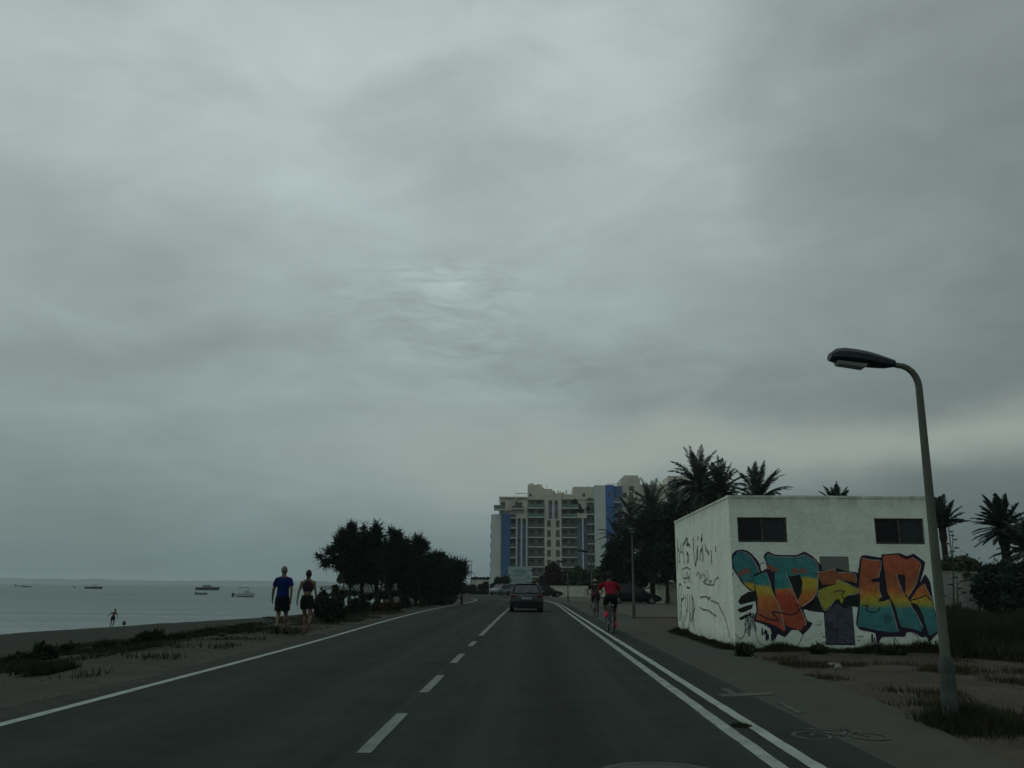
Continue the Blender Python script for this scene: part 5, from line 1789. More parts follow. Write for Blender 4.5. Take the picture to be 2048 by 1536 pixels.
# ------------------------------------------------------------------ people
def person(loc, rz, label, J, cloth, hair_m, skin, scale=1.0, hairstyle='short', group=None, vox=0.0105, cat='person'):
    """J: joints in metres for a 1.78 m adult facing +Y"""
    r = empty('person', loc, rz, label, cat, group, scale)
    V = Vector
    b = MB()
    pel, che, nek, hed = V(J['pelvis']), V(J['chest']), V(J['neck']), V(J['head'])
    sp = (nek - pel)
    tilt = Matrix.Rotation(-math.atan2(sp.y, sp.z), 3, 'X')
    fw = J.get('female', False)
    sw = .90 if fw else 1.0
    hl, hr = V(J['hipL']), V(J['hipR'])
    b.ell(pel, (.165, .115, .13), tilt)
    b.ell(pel.lerp(che, .5), (.125 * sw, .10, .17), tilt)
    b.ell(che, (.165 * sw, .115, .19), tilt)
    sl, sr = V(J['shL']), V(J['shR'])
    b.cap(sl, sr, .058, .058)
    b.cap(sl.lerp(sr, .3) + V((0, 0, .02)), nek + V((0, 0, .03)), .05, .05)
    b.cap(sr.lerp(sl, .3) + V((0, 0, .02)), nek + V((0, 0, .03)), .05, .05)
    b.cap(nek, hed - V((0, 0, .04)), .064, .060)
    b.cap(nek - V((.09, 0, .035)), nek + V((.09, 0, -.035)), .045, .045)
    ht = Matrix.Rotation(J.get('nod', 0), 3, 'X')
    b.ell(hed, (.074, .093, .112), ht)
    b.ell(hed + ht @ V((0, .035, -.06)), (.052, .055, .055), ht)
    b.ell(hed + ht @ V((0, .098, -.015)), (.013, .02, .022), ht, 8, 6)
    for sg in (-1, 1):
        b.ell(hed + ht @ V((sg * .076, -.005, -.01)), (.012, .02, .032), ht, 8, 6)
    b.ell(hed + ht @ V((0, .082, -.055)), (.026, .014, .010), ht, 8, 6)
    for S_ in 'LR':
        sh, el, wr = V(J['sh' + S_]), V(J['el' + S_]), V(J['wr' + S_])
        k = .85 if fw else 1.0
        b.cap(sh, el, .050 * k, .038 * k)
        b.ell(sh.lerp(el, .45), (.045 * k, .048 * k, .09))
        b.cap(el, wr, .038 * k, .026 * k)
        # hand
        hd = V(J.get('hand' + S_, tuple((wr - el).normalized())))
        hd.normalize()
        pw = V(J.get('palm' + S_, (0, 1, 0)))
        pw = (pw - hd * pw.dot(hd)).normalized()      # across the palm, towards the thumb
        nn = hd.cross(pw)
        pc = wr + hd * .055
        q = Matrix((pw, nn, hd)).transposed()
        b.ell(pc, (.040, .017, .055), q)
        b.cap(wr - hd * .01, wr + hd * .02, .025, .026)
        sgn = 1 if S_ == 'L' else -1
        for fi, (off, ln) in enumerate(((.030, .068), (.011, .078), (-.009, .072), (-.028, .056))):
            a0 = pc + pw * off + hd * .040
            a1 = a0 + (hd * .9 + nn * .25 * sgn).normalized() * ln * .5
            a2 = a1 + (hd * .7 + nn * .7 * sgn).normalized() * ln * .5
            b.cap(a0, a1, .0100, .0095, 6)
            b.cap(a1, a2, .0095, .0085, 6)
        t0_ = wr + hd * .02 + pw * .028
        t1_ = t0_ + (hd * .6 + pw * .7).normalized() * .035
        t2_ = t1_ + (hd * .9 + pw * .25 + nn * .3 * sgn).normalized() * .028
        b.cap(t0_, t1_, .013, .011, 6)
        b.cap(t1_, t2_, .011, .009, 6)
        hp, kn, an, to = V(J['hip' + S_]), V(J['kn' + S_]), V(J['an' + S_]), V(J['toe' + S_])
        b.cap(hp, kn, .088 if not fw else .086, .055)
        b.cap(kn, an, .053, .036)
        b.ell(kn.lerp(an, .3) + V((0, -.015, 0)), (.052, .055, .11), Matrix.Rotation(-math.atan2((kn - an).y, (kn - an).z), 3, 'X'))
        b.cap(an, an.lerp(to, .5), .038, .036)
        b.cap(an.lerp(to, .4), to, .038, .028)
        hb = an - (to - an).normalized() * .03 + V((0, 0, -.02))
        b.ell(hb, (.033, .035, .038))
    remeshed(b, 'body', skin, r, vox, 3)
    # eyes
    eb = MB()
    for sg in (-1, 1):
        eb.ell(hed + ht @ V((sg * .030, .083, .008)), (.013, .010, .008), ht, 8, 6)
    eb.build('eyes', M_hair, r, True)
    # hair
    hb = MB()
    if hairstyle == 'helmet':
        hb.ell(hed + ht @ V((0, -.012, .045)), (.092, .125, .085), ht, 16, 10)
        hb.build('helmet', M_helmet, r, True)
        MB().ell(hed + ht @ V((0, -.03, .0)), (.080, .085, .10), ht).build('hair', hair_m, r, True)
    else:
        hb.ell(hed + ht @ V((0, -.022, .024)), (.083, .092, .106), ht, 16, 10)
        if hairstyle == 'pony':
            hb.ell(hed + ht @ V((0, -.115, .03)), (.035, .035, .035), ht)
            hb.cap(hed + ht @ V((0, -.13, .02)), hed + ht @ V((0, -.12, -.16)), .032, .012)
        remeshed(hb, 'hair', hair_m, r, .012, 2)
    for (nm, kind, m_, kw) in cloth:
        cb = MB()
        if kind == 'shirt':
            cb.ell(che, (.178 * sw, .132, .195), tilt)
            cb.ell(pel.lerp(che, .5), (.158 * sw, .125, .19), tilt)
            cb.tube([pel.lerp(che, -.02), pel.lerp(che, .3), pel.lerp(che, .7)], [.175, .165, .16], 18, flat=.76)
            cb.cap(sl, sr, .060, .060)
            cb.cap(nek + V((-.06, 0, -.02)), sl + V((0, 0, .005)), .050, .056)
            cb.cap(nek + V((.06, 0, -.02)), sr + V((0, 0, .005)), .050, .056)
            for S_ in 'LR':
                sh, el = V(J['sh' + S_]), V(J['el' + S_])
                ln = kw.get('sleeve', .62)
                e2 = sh.lerp(el, ln)
                cb.tube([sh, sh.lerp(el, .15), e2], [.056, .066, .072], 12)
            cb.cap(nek - V((0, 0, .05)), nek - V((0, 0, .005)), .07, .062)
        elif kind == 'top':
            cb.ell(che + V((0, 0, .0)), (.162, .130, .17), tilt)
            cb.ell(che + V((0, 0, .07)), (.145, .124, .14), tilt)
            for sg in (-1, 1):
                p = sl if sg < 0 else sr
                cb.cap(p.lerp(nek, .45) + V((0, 0, .035)), che + V((sg * .07, -.05, -.02)), .032, .04)
                cb.cap(p.lerp(nek, .45) + V((0, .02, .03)), che + V((sg * .07, .06, -.02)), .03, .04)
        elif kind == 'shorts':
            cb.ell(pel, (.185, .135, .145), tilt)
            cb.tube([pel + tilt @ V((0, 0, -.02)), pel + tilt @ V((0, 0, .12))], [.180, .158], 18, flat=.74)
            for S_ in 'LR':
                hp, kn = V(J['hip' + S_]), V(J['kn' + S_])
                e2 = hp.lerp(kn, kw.get('len', .7))
                cb.tube([hp + (hp - kn) * .1, hp, e2], [.10, .108, kw.get('w', .105)], 14)
        elif kind in ('shoe', 'sock'):
            pass
        if kind in ('shirt', 'top', 'shorts'):
            remeshed(cb, nm, m_, r, .013, 3)
        else:
            for S_ in 'LR':
                an, to = V(J['an' + S_]), V(J['toe' + S_])
                sb = MB()
                d = (to - an)
                if kind == 'shoe':
                    hb_ = an - d.normalized() * .03
                    dn = d.normalized().cross(V((1, 0, 0))).normalized()
                    if dn.z > 0 and d.y > 0:
                        dn = -dn
                    dn = -abs(1) * dn if dn.z > 0 else dn
                    sb.cap(hb_ + dn * .012, to, .046, .040)
                    sb.cap(an, an + d * .3, .047, .046)
                    sb.cap(hb_ + dn * .03, to + dn * .012, .042, .036)
                    sb.tube([an + V((0, 0, .03)), an + V((0, 0, .075))], [.05, .046], 10)
                else:
                    kn = V(J['kn' + S_])
                    sb.tube([an, an.lerp(kn, .28)], [.045, .050], 10)
                remeshed(sb, nm, m_, r, .011, 2)
    return r


def std():
    return dict(pelvis=(0, 0, .95), chest=(0, 0.01, 1.28), neck=(0, 0, 1.47), head=(0, .02, 1.64), shL=(-.180, 0, 1.405), shR=(.180, 0, 1.405), hipL=(-.09, 0, .90), hipR=(.09, 0, .90))


# man in blue, walking away
J = std()
J.update(elL=(-.265, .05, 1.14), wrL=(-.315, .20, .93), elR=(.245, -.09, 1.14), wrR=(.25, -.13, .88), handL=(-.12, .4, -.97), handR=(0, .05, -1), palmL=(0, 1, 0), palmR=(0, 1, 0),
         knL=(-.09, .06, .49), anL=(-.05, -.24, .17), toeL=(-.04, -.14, .045), knR=(.07, .20, .51), anR=(.06, .20, .09), toeR=(.11, .36, .035))
mp = G(560, 1269)
person((mp.x, mp.y, 0.0), R(2), 'man in a royal blue t-shirt and dark shorts walking along the verge', J,
       [('shirt', 'shirt', M_blue, {}), ('shorts', 'shorts', M_navy, dict(len=.72, w=.112)), ('shoe', 'shoe', M_shoe, {})], M_greyhair, M_skin, 1.02)
# woman
J = std()
J['female'] = True
J.update(elL=(-.225, -.10, 1.16), wrL=(-.235, -.16, .93), elR=(.22, .02, 1.15), wrR=(.235, .14, .93), handL=(-.1, .2, -1), handR=(0, .1, -1),
         shL=(-.165, 0, 1.41), shR=(.165, 0, 1.41),
         knL=(-.08, .16, .51), anL=(-.07, .14, .08), toeL=(-.13, .28, .03), knR=(.11, .00, .49), anR=(.17, -.30, .27), toeR=(.20, -.34, .12))
wp = G(610, 1270)
person((wp.x, wp.y, 0.0), R(0), 'woman in a dark crop top and black shorts walking beside the man in blue', J,
       [('crop_top', 'top', M_plum, {}), ('shorts', 'shorts', M_bcloth, dict(len=.48, w=.118)), ('sandal', 'shoe', M_sole, {})], M_hair, M_skin, .965, 'pony')
b = MB().ell((-.02, 0, .05), (.05, .05, .09)).ell((0, 0, -.03), (.075, .05, .11)).ell((.02, .02, -.14), (.06, .045, .09)).ell((-.03, 0, -.17), (.04, .035, .09))
jk = remeshed(b, 'bundled_jacket', M_bcloth, None, .012, 3)
jk.location = (wp.x + .27, wp.y - .02, .83)
tag(jk, 'dark bundled jacket hanging from the hand of the walking woman', 'jacket')
# wader
J = std()
J.update(chest=(.02, .10, 1.26), neck=(.04, .16, 1.44), head=(.08, .22, 1.61), shL=(-.16, .12, 1.37), shR=(.20, .12, 1.39), elL=(-.36, .12, 1.22), wrL=(-.50, .16, 1.10), elR=(.34, .12, 1.18), wrR=(.32, .22, .92),
         handL=(-.7, .2, -.5), handR=(-.1, .3, -.9), knL=(-.13, .05, .48), anL=(-.17, -.03, .08), toeL=(-.17, .12, .03), knR=(.10, .07, .48), anR=(.05, .0, .08), toeR=(.06, .14, .03))
cp = G(224, 1254, SEA_Z - .02)
person((cp.x, cp.y, SEA_Z - .06), R(10), 'child in dark swimming shorts standing in the shallows at the water edge', J, [('swim_shorts', 'shorts', M_bcloth, dict(len=.45))], M_hair, M_skin2, .70, vox=.014)
fl = G(248, 1249, SEA_Z)
r = empty('float', (fl.x, fl.y, SEA_Z - .02), 0, 'small dark round float bobbing next to the child in the shallows', 'float')
MB().ell((0, 0, .10), (.12, .12, .15)).build('ball', M_boatdark, r, True)
MB().tube([(0, 0, .22), (.02, 0, .30)], [.03, .03], 8).build('eyelet', M_boatdark, r)


# ------------------------------------------------------------------ bicycles
def torus(b, c, R_, r_, n=30, m_=6, axis='X'):
    vs, fs = [], []
    for i in range(n):
        a = 2 * math.pi * i / n
        for k in range(m_):
            p = 2 * math.pi * k / m_
            rr_ = R_ + r_ * math.cos(p)
            vs.append((c[0] + r_ * math.sin(p), c[1] + rr_ * math.cos(a), c[2] + rr_ * math.sin(a)))
    for i in range(n):
        for k in range(m_):
            fs.append((i * m_ + k, ((i + 1) % n) * m_ + k, ((i + 1) % n) * m_ + (k + 1) % m_, i * m_ + (k + 1) % m_))
    b.add(vs, fs)


def bicycle(loc, rz, label, bag=False, pedal=R(100)):
    r = empty('bicycle', loc, rz, label, 'bicycle')
    for y in (-.52, .53):
        wb = MB()
        torus(wb, (0, y, .345), .325, .020)
        w_ = wb.build('wheel', M_rubber, r, True)
        rb = MB()
        torus(rb, (0, y, .345), .300, .010, 30, 5)
        for k in range(14):
            a = 2 * math.pi * k / 14
            rb.tube([(.02 * (-1) ** k, y, .345), (0, y + .3 * math.cos(a), .345 + .3 * math.sin(a))], .002, 3)
        rb.tube([(-.05, y, .345), (.05, y, .345)], .02, 8)
        rb.build('rim', M_rim, w_)
    f = MB()
    bbk, seat_t, head_t, head_b, rear = (0, -.10, .29), (0, -.22, .82), (0, .36, .88), (0, .39, .76), (0, -.52, .345)
    f.tube([bbk, seat_t], .016, 7).tube([seat_t, head_t], .015, 7).tube([bbk, head_b], .019, 7).tube([head_t, head_b], .019, 7)
    for sg in (-1, 1):
        f.tube([(sg * .03, bbk[1], bbk[2]), (sg * .055, rear[1], rear[2])], .010, 6).tube([(sg * .02, -.215, .79), (sg * .055, rear[1], rear[2])], .009, 6)
    f.build('frame', M_bike, r, True)
    f = MB()
    for sg in (-1, 1):
        f.tube([(sg * .02, .39, .76), (sg * .05, .42, .68), (sg * .055, .53, .345)], .012, 6)
    f.build('fork', M_bike, r, True)
    f = MB().tube([(0, .36, .88), (0, .35, .96)], .014, 6).tube([(0, .35, .96), (0, .42, .98)], .014, 6)
    f.tube([(-.28, .33, 1.0), (-.12, .41, .985), (0, .42, .98), (.12, .41, .985), (.28, .33, 1.0)], .013, 7)
    f.build('handlebar', M_trim, r, True)
    f = MB().tube([seat_t, (0, -.25, .93)], .013, 7)
    f.build('seat_post', M_lightgrey, r, True)
    sb = MB().ell((0, -.30, .955), (.075, .09, .03)).cap((0, -.26, .955), (0, -.12, .95), .04, .02)
    remeshed(sb, 'saddle', M_trim, r, .01, 2)
    f = MB()
    torus(f, (.045, bbk[1], bbk[2]), .09, .006, 20, 4)
    for sg, a in ((1, pedal), (-1, pedal + math.pi)):
        e = (sg * .085, bbk[1] + .17 * math.sin(a), bbk[2] + .17 * math.cos(a))
        f.tube([(sg * .06, bbk[1], bbk[2]), e], .010, 6)
        f.box(min(sg * .09, sg * .17), max(sg * .09, sg * .17), e[1] - .045, e[1] + .045, e[2] - .012, e[2] + .012)
    f.tube([(-.06, bbk[1], bbk[2]), (.06, bbk[1], bbk[2])], .018, 8)
    f.build('crankset', M_lightgrey, r)
    if bag:
        MB().box(-.05, .05, -.42, -.33, .84, .91).build('saddle_bag', M_trim, r)
        MB().ell((-.035, -.43, .80), (.018, .012, .02)).build('reflector', M_lens, r)
        MB().ell((.03, -.43, .79), (.028, .012, .03)).build('reflector', M_lens, r)
    else:
        MB().box(-.16, -.05, -.62, -.34, .38, .62).build('pannier', M_boatgrey, r)
    return r


cy = G(1226, 1268)
by_ = cy.y + .85
bicycle((cy.x + .0, by_, 0), R(3), 'dark bicycle ridden by the cyclist in red, reflectors under its saddle', True, R(180))
# pedal angle pi: right pedal down, left pedal up
J = std()
J.update(pelvis=(0, -.28, 1.04), chest=(0, -.06, 1.31), neck=(0, .04, 1.46), head=(0, .12, 1.63), nod=-.1, shL=(-.19, .02, 1.41), shR=(.19, .02, 1.41),
         elL=(-.36, .14, 1.20), wrL=(-.29, .32, 1.03), elR=(.36, .10, 1.19), wrR=(.30, .30, 1.03), handL=(.1, .9, -.1), handR=(-.1, .9, -.1), palmL=(1, 0, 0), palmR=(-1, 0, 0),
         hipL=(-.10, -.26, .99), hipR=(.10, -.26, .99), knL=(-.15, .10, .80), anL=(-.125, -.13, .50), toeL=(-.125, .0, .46), knR=(.15, .06, .60), anR=(.125, -.17, .20), toeR=(.125, -.02, .14))
person((cy.x + .0, by_, 0), R(3), 'cyclist in a red jersey and bright red shoes riding away on the path', J,
       [('jersey', 'shirt', M_red, dict(sleeve=.7)), ('shorts', 'shorts', M_bcloth, dict(len=.62, w=.085)), ('sock', 'sock', M_pink, {}), ('shoe', 'shoe', M_pink, {})], M_hair, M_skin2, 1.0)
cy2 = G(1194, 1235.5)
by2 = cy2.y + .85
bicycle((cy2.x, by2, 0), R(4), 'bicycle with a side pannier ridden by the distant cyclist in black', False, R(100))
J2 = dict(J)
J2.update(knL=(-.15, .12, .68), anL=(-.125, -.24, .36), toeL=(-.125, -.10, .31), knR=(.15, .12, .68), anR=(.125, .02, .32), toeR=(.125, .16, .29),
          head=(0, .08, 1.62), neck=(0, .0, 1.45))
person((cy2.x, by2, 0), R(4), 'smaller cyclist in a black top, further along the path ahead of the red one', J2,
       [('black_top', 'shirt', M_bcloth, dict(sleeve=.5)), ('shorts', 'shorts', mat('maroon_shorts', (.07, .02, .03), .9), dict(len=.6, w=.085)), ('shoe', 'shoe', M_shoe, {})], M_hair, M_skin, .96, 'helmet', vox=.013)

# ------------------------------------------------------------------ boats
def hull(L_, W_, H_, m, parent, sgn=1):
    st = [(-.5, .80, .10), (-.3, .95, .0), (0, 1.0, .0), (.25, .85, .02), (.4, .5, .10), (.5, .05, .22)]
    vs, fs = [], []
    for (y, w, rs_) in st:
        x = y * L_ * sgn
        top = H_ * (1 + .25 * max(0, y + .1))
        bx_ = x - (0.5 if y > .2 else 0) * .12 * L_ * sgn * (y - .2) * 3
        vs += [(x, -W_ / 2 * w, top), (bx_, -W_ / 2 * w * .75, -.15), (bx_, W_ / 2 * w * .75, -.15), (x, W_ / 2 * w, top)]
    for i in range(len(st) - 1):
        for k in range(4):
            k2 = (k + 1) % 4
            fs.append((i * 4 + k, i * 4 + k2, (i + 1) * 4 + k2, (i + 1) * 4 + k))
    fs += [(3, 2, 1, 0), (len(vs) - 4, len(vs) - 3, len(vs) - 2, len(vs) - 1)]
    b = MB()
    b.v, b.f = vs, fs
    return b.build('hull', m, parent)


def boat(px, wy, L_, kind, label, sgn=1, Y=None):
    p = G(px, wy, SEA_Z)
    r = empty('boat', (p.x, p.y, SEA_Z), 0, label, 'boat', 'boats moored off the beach')
    k = L_
    if kind == 'cruiser':
        hull(L_, L_ * .3, L_ * .115, M_boatdark, r, sgn)
        MB().add([(-.22 * k * sgn, -.1 * k, .12 * k), (.22 * k * sgn, -.09 * k, .13 * k), (.22 * k * sgn, .09 * k, .13 * k), (-.22 * k * sgn, .1 * k, .12 * k),
                  (-.18 * k * sgn, -.08 * k, .19 * k), (.02 * k * sgn, -.07 * k, .195 * k), (.02 * k * sgn, .07 * k, .195 * k), (-.18 * k * sgn, .08 * k, .19 * k)],
                 [(4, 5, 6, 7), (0, 1, 5, 4), (1, 2, 6, 5), (2, 3, 7, 6), (3, 0, 4, 7)]).build('cabin', M_boatgrey, r)
        MB().box(-.2 * k, .08 * k, -.08 * k, .08 * k, .197 * k, .21 * k).build('hardtop', M_boatdark, r)
        MB().tube([(-.24 * k * sgn, 0, .12 * k), (-.26 * k * sgn, 0, .27 * k)], .006 * k, 5).tube([(-.26 * k * sgn, -.08 * k, .27 * k), (-.26 * k * sgn, .08 * k, .27 * k)], .006 * k, 5).build('radar_arch', M_boatwhite, r)
        MB().tube([(.2 * k * sgn, 0, .14 * k), (.35 * k * sgn, 0, .18 * k), (.5 * k * sgn, 0, .19 * k)], .004 * k, 4).build('bow_rail', M_lightgrey, r)
    elif kind == 'canopy':
        hull(L_, L_ * .3, L_ * .11, M_boatdark, r, sgn)
        MB().box(-.12 * k, .10 * k, -.07 * k, .07 * k, .22 * k, .235 * k).build('canopy', M_boatgrey, r)
        b = MB()
        for x in (-.1, .08):
            for y in (-.06, .06):
                b.tube([(x * k, y * k, .1 * k), (x * k, y * k, .22 * k)], .005 * k, 4)
        b.build('canopy_post', M_lightgrey, r)
        MB().box(-.05 * k, .12 * k, -.06 * k, .06 * k, .10 * k, .15 * k).build('console', M_boatwhite, r)
    elif kind == 'bimini':
        hull(L_, L_ * .34, L_ * .17, M_boatwhite, r, sgn)
        MB().box(-.30 * k, .18 * k, -.14 * k, .14 * k, .44 * k, .46 * k).build('sunshade', M_boatgrey, r)
        b = MB()
        for x in (-.25, .12):
            for y in (-.12, .12):
                b.tube([(x * k, y * k, .15 * k), (x * k, y * k, .44 * k)], .008 * k, 4)
        b.build('sunshade_post', M_lightgrey, r)
        MB().box(-.02 * k, .22 * k, -.1 * k, .1 * k, .17 * k, .30 * k).build('cabin', M_boatwhite, r)
        MB().box(-.63 * k, -.53 * k, -.06 * k, .06 * k, -.1 * k, .18 * k).build('outboard_motor', M_boatdark, r)
        MB().box(-.3 * k, .44 * k, -.165 * k, .165 * k, -.02 * k, .03 * k).build('waterline_stripe', M_boatdark, r)
    else:
        hull(L_, L_ * .36, L_ * .14, M_boatgrey if kind == 'dinghy' else M_boatwhite, r, sgn)
        MB().box(-.1 * k, .05 * k, -.12 * k, .12 * k, .1 * k, .16 * k).build('seat', M_boatwhite, r)
        MB().box(-.56 * k, -.48 * k, -.05 * k, .05 * k, 0, .22 * k).build('outboard_motor', M_boatdark, r)
    return r


boat(188, 1177.5, 9.0, 'canopy', 'dark low motorboat with a small canopy, moored alone further out', 1)
boat(416, 1180.3, 11.5, 'cruiser', 'largest moored boat, a dark-hulled cabin cruiser', 1)
boat(403, 1189.0, 3.3, 'dinghy', 'tiny grey dinghy floating below the dark cabin cruiser', 1)
boat(489, 1193.5, 4.7, 'bimini', 'white open boat with a flat sunshade and outboard motor', 1)
boat(40, 1173.0, 6.5, 'plain', 'small pale boat farthest towards the edge of the bay', -1)
boat(55, 1174.5, 5.0, 'dinghy', 'small grey boat lying against the palest one', 1)
q = G(149, 1175.5, SEA_Z)
r = empty('buoy', (q.x, q.y, SEA_Z), 0, 'small round mooring buoy beside the low motorboat', 'buoy')
MB().ell((0, 0, .3), (.5, .5, .5)).build('ball', M_boatdark, r, True)
MB().tube([(0, 0, .7), (0, 0, 1.1)], .06, 6).build('eyelet', M_boatdark, r)

# ------------------------------------------------------------------ apartment block
AY = 260.0
ax0 = at(983, 1029, AY).x
apt = empty('apartment_block', (ax0, AY, 0), 0, 'tall beige and blue apartment block with stepped roof terraces beyond the road bend', 'building')


def X_(cx):
    return (cx - 208) * 0.03137


def Z_(cy_, cx=600):
    return 22.6 - (cy_ - 530) * 0.0317 + (cx - 208) * 0.03137 * 0.0087


def vol(name, m, c0_, c1_, top, bot=None, y0=0.0, y1=14.0, parent=apt):
    zb = -.5 if bot is None else Z_(bot, c0_)
    return MB().box(X_(c0_), X_(c1_), y0, y1, zb, Z_(top, (c0_ + c1_) / 2)).build(name, m, parent)


vol('side_wing', M_awhite, 205, 303, 528)
vol('blue_wing', mat('slate_blue_facade', (0.060, 0.135, 0.26), 0.85, (0.05, 0.115, 0.23), 0.3, spec=0.2), 303.5, 391, 523, y0=-.6)
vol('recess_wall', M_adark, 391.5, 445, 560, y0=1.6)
vol('wall', M_beige, 391.5, 555, 524, 566, y0=-.1, y1=13.9)
vol('pier', M_awhite, 445.5, 459, 566.5, y0=-.1)
vol('violet_panel', M_purple, 459.5, 492, 566.5, y0=.6)
vol('pier', M_awhite, 492.5, 506, 566.5, y0=-.1)
vol('violet_panel', M_purple, 506.5, 543, 566.5, y0=.6)
vol('pier', M_awhite, 543.5, 556, 566.5, y0=-.1)
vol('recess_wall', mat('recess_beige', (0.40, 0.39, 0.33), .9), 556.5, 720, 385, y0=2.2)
vol('wall', M_beige, 720.5, 885, 328, y0=0)
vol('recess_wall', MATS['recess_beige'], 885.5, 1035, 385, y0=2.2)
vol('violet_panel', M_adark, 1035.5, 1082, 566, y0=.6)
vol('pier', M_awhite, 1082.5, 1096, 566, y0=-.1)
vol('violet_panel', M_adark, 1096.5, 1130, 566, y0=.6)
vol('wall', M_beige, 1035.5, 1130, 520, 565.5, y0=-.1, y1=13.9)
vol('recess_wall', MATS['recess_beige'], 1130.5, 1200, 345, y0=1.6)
vol('pale_wing', M_awhite, 1200.5, 1307, 258, y0=-1.5)
vol('blue_wing', M_ablue, 1307.5, 1390, 255, y0=-1.5)
vol('blue_wing', mat('dull_blue_facade', (0.09, 0.16, 0.28), .85), 1390.5, 1470, 262, y0=-.4)
vol('tower', M_beige, 1470.5, 1655, 180, y0=1)
vol('tower_head', M_beige, 1500, 1640, 152, 179.5, y0=1.5, y1=12)
vol('wall', M_beige, 1655.5, 1930, 240, y0=2)
vol('tower', M_beige, 1930.5, 2200, 160, y0=1)
# roof storeys
vol('penthouse', M_beige, 280, 555.5, 360, 523.5, y0=1.2)
vol('penthouse', M_beige, 556, 720, 268, 384.5, y0=1)
vol('penthouse', M_beige, 556, 700, 242, 267.5, y0=1.5, y1=11)
vol('penthouse', M_beige, 1000, 1200, 264, 384.5, y0=.8, y1=12)
vol('penthouse', M_beige, 886, 999.5, 335, 384.5, y0=1)
vol('penthouse', M_beige, 1035.5, 1130, 385, 519.5, y0=1)
# sloping screen wall of the left terrace
b = MB()
zA, zB_, zC_ = Z_(385), Z_(430), Z_(500)
b.add([(X_(330), .6, Z_(500)), (X_(400), .6, Z_(500)), (X_(440), .6, Z_(400)), (X_(480), .6, Z_(372)), (X_(470), .6, Z_(362)), (X_(420), .6, Z_(385)), (X_(380), .6, Z_(440)),
       (X_(330), 1.19, Z_(500)), (X_(400), 1.19, Z_(500)), (X_(440), 1.19, Z_(400)), (X_(480), 1.19, Z_(372)), (X_(470), 1.19, Z_(362)), (X_(420), 1.19, Z_(385)), (X_(380), 1.19, Z_(440))],
      [(0, 1, 2, 6), (2, 5, 6), (2, 3, 4, 5), (0, 6, 13, 7), (6, 5, 12, 13), (5, 4, 11, 12), (1, 8, 9, 2), (2, 9, 10, 3)])
b.build('sloping_wall', mat('terrace_wall', (0.46, 0.40, 0.33), .9), apt)
cube_cache = {}


def boxp(name, m, x0, x1, y0, y1, z0_, z1_, parent):
    key = (m.name)
    if key not in cube_cache:
        me = bpy.data.meshes.new('unit_' + m.name)
        bb = MB().box(-.5, .5, -.5, .5, -.5, .5)
        me.from_pydata(bb.v, [], bb.f)
        me.materials.append(m)
        cube_cache[key] = me
    o = bpy.data.objects.new(name, cube_cache[key])
    C.objects.link(o)
    o.parent = parent
    o.location = ((x0 + x1) / 2, (y0 + y1) / 2, (z0_ + z1_) / 2)
    o.scale = (x1 - x0, y1 - y0, z1_ - z0_)
    return o


def awin(c0_, c1_, t_, b_, y, door=False):
    x0, x1, z1_, z0_ = X_(c0_), X_(c1_), Z_(t_), Z_(b_)
    f_ = MB().box(x0 - .07, x1 + .07, y - .10, y - .003, z0_ - .09, z0_).box(x0 - .07, x1 + .07, y - .10, y - .003, z1_, z1_ + .07)
    f_.box(x0 - .07, x0, y - .10, y - .003, z0_, z1_).box(x1, x1 + .07, y - .10, y - .003, z0_, z1_)
    if x1 - x0 > .9:
        xm = (x0 + x1) / 2
        f_.box(xm - .03, xm + .03, y - .09, y - .003, z0_, z1_)
    w_ = f_.build('window', M_aframe, apt)
    MB().box(x0, x1, y - .045, y - .004, z0_, z1_).build('pane', M_aglass, w_)
    return w_


def balcony(c0_, c1_, cy_, y0, y1, rail, hr=32, upst=True):
    x0, x1 = X_(c0_), X_(c1_)
    z = Z_(cy_)
    s_ = MB().box(x0, x1, y0, y1, z - .14, z + .14).build('balcony', M_slab, apt)
    MB().box(x0 + .05, x1 - .05, y0 + .03, y0 + .09, z + .15, z + .15 + hr * .0317).build('railing', rail, s_)


FL = [470, 558, 652, 745, 835, 930, 1020, 1112]
for k, cy_ in enumerate(FL):
    balcony(556.8, 720, cy_, -.9 if k < 2 else 0.1, 2.19, M_arail if k < 2 else M_arail2)
    balcony(885.8, 1035 + (15 if k == 0 else 0), cy_, -.9 if k < 2 else 0.1, 2.19, M_arail if k < 2 else M_arail2)
    awin(580, 625, cy_ - 72, cy_ - 6, 2.2)
    awin(660, 700, cy_ - 72, cy_ - 6, 2.2)
    awin(900, 940, cy_ - 72, cy_ - 6, 2.2)
    awin(970, 1010, cy_ - 72, cy_ - 6, 2.2)
    if k >= 2:
        awin(748, 779, cy_ - 66, cy_ - 6, 0)
        awin(832, 864, cy_ - 66, cy_ - 6, 0)
    if k >= 1:
        balcony(391.8, 445, cy_ + 8, -.5, 1.59, M_arail2)
        awin(405, 435, cy_ - 60 + 8, cy_ - 2 + 8, 1.6) if k >= 2 else None
        balcony(1130.8, 1200, cy_ - 32, -.2, 1.59, M_arail2)
        awin(1140, 1162, cy_ - 32 - 70, cy_ - 36, 1.6)
        awin(1175, 1197, cy_ - 32 - 70, cy_ - 36, 1.6)
        if cy_ > 560:
            MB().box(X_(196), X_(204.8), 3, 6, Z_(cy_) - .2, Z_(cy_) + 1.1).build('side_balcony', M_arail2, apt)
balcony(1130.8, 1200, 410, -.5, 1.59, M_arail)
for cy_ in (415, 505, 610, 705, 800, 900, 1000):
    balcony(1391, 1470, cy_, -2.0, -.41, M_arail, 36)
    awin(1408, 1440, cy_ - 62, cy_ - 6, -.4)
for cy_ in (345, 540, 737, 930):
    awin(1331, 1349, cy_ - 14, cy_ + 14, -1.5)
